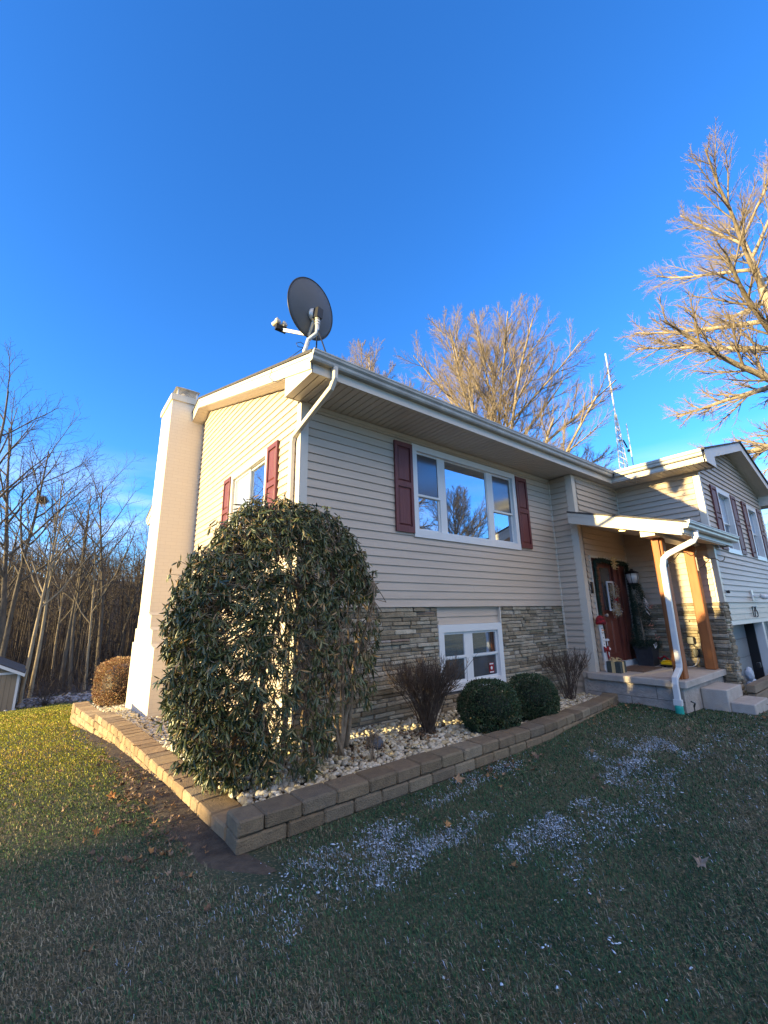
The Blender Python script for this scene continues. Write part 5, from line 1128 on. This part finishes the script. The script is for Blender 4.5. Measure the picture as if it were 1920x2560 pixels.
def woods():                 # the mass of thin trunks and brush behind
    rs = np.random.RandomState(31); n = 3400; y = rs.uniform(34, 100, n); x = rs.uniform(-60, 30, n); z = gz(x, y); h = rs.uniform(3, 11, n)
    A = np.stack([x, y, z], 1); B = A + np.stack([rs.normal(0, .5, n), rs.normal(0, .5, n), h], 1); r = rs.uniform(.03, .09, n); parts = [tubes_np(A, B, r, r*.3)]
    for k in range(9):
        t = rs.uniform(.15, 1, (n, 1)); S = A+(B-A)*t; d = rs.normal(size=(n, 3)); d[:, 2] = np.abs(d[:, 2])*.8+.2; d /= np.linalg.norm(d, axis=1, keepdims=True); E = S+d*h[:, None]*rs.uniform(.12, .3, (n, 1)); parts.append(tubes_np(S, E, r*.3, np.full(n, .012)))
    n = 1500; y = rs.uniform(105, 165, n); x = rs.uniform(-90, 60, n); A = np.stack([x, y, gz(x, y)], 1); h = rs.uniform(4, 9, n); B = A+np.stack([rs.normal(0, .6, n), 0*x, h], 1); parts.append(tubes_np(A, B, np.full(n, .12), np.full(n, .03)))
    for k in range(7):
        S = A+(B-A)*rs.uniform(.3, 1, (n, 1)); d = rs.normal(size=(n, 3)); d[:, 2] = np.abs(d[:, 2]); E = S+d*h[:, None]*.16; parts.append(tubes_np(S, E, np.full(n, .05), np.full(n, .02)))
    m = 9000; y = rs.uniform(28.5, 70, m); x = rs.uniform(-40, 22, m); A = np.stack([x, y, gz(x, y)], 1); B = A+rs.normal(0, .5, (m, 3))*[1, 1, 0]+np.stack([0*x, 0*x, rs.uniform(.4, 2.4, m)], 1); parts.append(tubes_np(A, B, np.full(m, .02), np.full(m, .008)))
    S = A+(B-A)*.4; parts.append(tubes_np(S, S+rs.normal(0, .6, (m, 3)), np.full(m, .012), np.full(m, .006)))
    Vs, Fs, off = [], [], 0
    for V, F in parts: Vs.append(V); Fs.append(F+off); off += len(V)
    link('distant_woods', nmesh('distant_woods', np.concatenate(Vs), np.concatenate(Fs), BRUSH), kind='stuff', label='mass of thin bare trunks and brush in the woods behind the lawn', cat='woods')
woods()
def riprap():
    rs = np.random.RandomState(13); n = 1700; x = rs.uniform(-6, 12, n); y = 27+rs.normal(0, .9, n)+.06*x
    bm = bmesh.new(); bmesh.ops.create_icosphere(bm, subdivisions=1, radius=1); bv = np.array([v.co[:] for v in bm.verts]); bf = np.array([[v.index for v in f.verts] for f in bm.faces]); bm.free(); bv *= rs.uniform(.75, 1.1, (len(bv), 1))
    s = rs.uniform(.06, .17, n); c = np.array([[.16, .15, .16], [.25, .24, .25], [.34, .34, .37], [.1, .09, .09]])[rs.randint(0, 4, n)]*.7
    V, F, C = scatter(bv, bf, np.stack([x, y, gz(x, y)+.02], 1), (rotz(rs.uniform(0, 6, n)) @ rotx(rs.uniform(0, 3, n)))*s[:, None, None], c); link('stone_strip', nmesh('stone_strip', V, F, STONE, C), kind='stuff', label='strip of loose stones with snow along the woods edge', cat='stones')
riprap()
# squirrel nest
def nest():
    rs = np.random.RandomState(6); n = 500; c = np.array([CAM.x-.035*36+.0, CAM.y+36, 7.9]); d = rs.normal(size=(n, 3)); d /= np.linalg.norm(d, axis=1, keepdims=True); p = c+d*[.32, .32, .2]*rs.uniform(.3, 1, (n, 1)); V, F = tubes_np(p, p+rs.normal(0, .15, (n, 3)), np.full(n, .02), np.full(n, .01))
    tag(link('squirrel_nest', nmesh('squirrel_nest', V, F, STEM)), 'dark twig nest high in the tree behind the shed', 'nest')
nest()
# hedge row off to the left that throws the lawn into shade
def side_hedge():
    rs = np.random.RandomState(17); top = empty('evergreen_hedge', (-24, -8, -1.6), 'long tall evergreen hedge off to the left that shades the front lawn', 'hedge')
    n = 26000; y = rs.uniform(-27, 3.2, n); hz = 4.05+.25*np.sin(y*1.7)+.3*np.sin(y*.6+1)+.25*np.sin(y*4.1); z = -2.2+rs.uniform(0, 1, n)**.8*(hz+2.2); x = -23+rs.normal(0, .55, n)
    lv, lf = leaf_proto(1, .35, .2, .2, 2); m = frame_mats(rs.normal(size=(n, 3))+[0, 0, .6], rs.uniform(-3, 3, n))*rs.uniform(.2, .42, n)[:, None, None]; c = np.tile([.03, .055, .025], (n, 1))*rs.uniform(.7, 1.2, (n, 1))
    V, F, C = scatter(lv, lf, np.stack([x, y, z], 1), m, c); link('foliage', nmesh('foliage', V, F, SLEAF, C), top)
    mb = MB(); mb.box(-23.4, -22.6, -27, 2.95, -2.4, 3.6); mb.build('inner_growth', mat('hedge_core', (.012, .02, .01)), top)
side_hedge()

# ------------------------------------------------------------------ shed
def shed():
    R = 29; bx, by = CAM.x-.023*R, CAM.y+R; z = float(gz(bx, by))-.02; eh = 1.85
    top = empty('garden_shed', (bx, by, z), 'tan garden shed with white trim and a dark roof at the far left', 'shed')
    # front (gable) wall faces -y; right corner at bx; ridge runs along y
    Wd, D = 3.0, 3.4; x0 = bx-Wd; rz = z+eh+.75
    mb = MB(); mb.prism([(x0, by, z-.3), (bx, by, z-.3), (bx, by, z+eh), ((x0+bx)/2, by, rz), (x0, by, z+eh)], (0, D, 0)); mb.build('wall', SHEDM, top)
    mb = MB()
    for i in range(14): x = x0+.1+.2*i; mb.box(x, x+.012, by-.004, by-.001, z-.2, z+eh)
    mb.build('wall_groove', mat('groove', (.10, .08, .055)), top)
    mb = MB(); xm = (x0+bx)/2; sl = .75/(Wd/2)
    for s in (-1, 1):
        e = bx+.2 if s > 0 else x0-.2; zz = z+eh-.2*sl
        slab(mb, (xm, by-.22, rz+.05), (xm, by+D+.2, rz+.05), (e, by+D+.2, zz+.05), (e, by-.22, zz+.05), .04)
    mb.build('roof', ROOFM, top)
    mb = MB()
    for s in (-1, 1):
        e = bx+.2 if s > 0 else x0-.2; zz = z+eh-.2*sl; mb.prism([(xm, by-.24, rz+.0), (e, by-.24, zz+.0), (e, by-.24, zz-.14), (xm, by-.24, rz-.15)], (0, .025, 0))
    mb.box(x0-.01, bx+.02, by-.03, by-.002, z+eh-.1, z+eh); mb.box(bx-.08, bx+.02, by-.028, by-.001, z-.2, z+eh-.1); mb.box(bx+.002, bx+.02, by, by+.08, z-.2, z+eh-.1)
    mb.box(bx+.14, bx+.2, by-.22, by+D, z+eh-.24, z+eh-.1); mb.build('trim', WHITE, top)
    mb = MB(); mb.box(bx-1.5, bx-.72, by-.035, by-.004, z-.05, z+1.35); dr = mb.build('door', WHITE, top)
    mb = MB(); mb.box(bx-1.42, bx-.80, by-.04, by-.036, z+.03, z+1.27); mb.build('door_panel', SHEDM, dr)
    rs = np.random.RandomState(2)
shed()
twiggy((CAM.x+.0*29+.55, CAM.y+29.6, float(gz(-2, 25))-.05), .9, 1.0, 60, BRUSH, 'low dark brush heap beside the shed', 12, 'brush_pile')

# ------------------------------------------------------------------ antennas
def lattice():
    b = (25.85, 5.95); top = empty('antenna_tower', (b[0], b[1], -2), 'slim lattice antenna tower with a white whip rising behind the roof', 'antenna tower'); mb = MB(); z0, z1 = -2, 12.5
    leg = [(.26*math.cos(a), .26*math.sin(a)) for a in (.3, 2.4, 4.5)]
    def P(k, z): f = 1 if z < 9 else 1-.75*(z-9)/3.5; return (b[0]+leg[k][0]*f, b[1]+leg[k][1]*f, z)
    for k in range(3): mb.tube([P(k, z0), P(k, 9), P(k, z1)], .03, 5)
    z = z0; i = 0
    while z < z1-.4:
        for k in range(3): mb.tube([P(k, z), P((k+1) % 3, min(z+.4, z1))], .014, 3); mb.tube([P((k+1) % 3, z), P(k, min(z+.4, z1))], .014, 3)
        z += .4
    mb.build('lattice_mast', GALV, top)
    mb = MB(); mb.tube([(b[0], b[1], 12.3), (b[0], b[1], 13.3), (b[0], b[1], 17.1)], .045, 6); mb.build('whip', WHITE, top)
    mb = MB(); mb.tube([(b[0]-.1, b[1], 10.6), (b[0]+.35, b[1]-.1, 10.7), (b[0]+.55, b[1]-.2, 10.2)], .05, 5); mb.lathe([(0, 0), (.1, .02), (.1, .16), (0, .18)], (b[0]+.55, b[1]-.25, 9.9), 8); mb.build('side_arm', BLACK, top)
lattice()
top = empty('whip_antenna', (26.0, 5.45, -2), 'short thin white whip antenna right of the lattice tower', 'antenna')
mb = MB(); mb.tube([(26.03, 5.45, -2), (26.03, 5.45, 9.4)], .02, 5); mb.build('pole', BLACK, top)
mb = MB(); mb.tube([(26.03, 5.45, 9.4), (26.03, 5.45, 11.7)], .035, 5); mb.build('whip', WHITE, top)
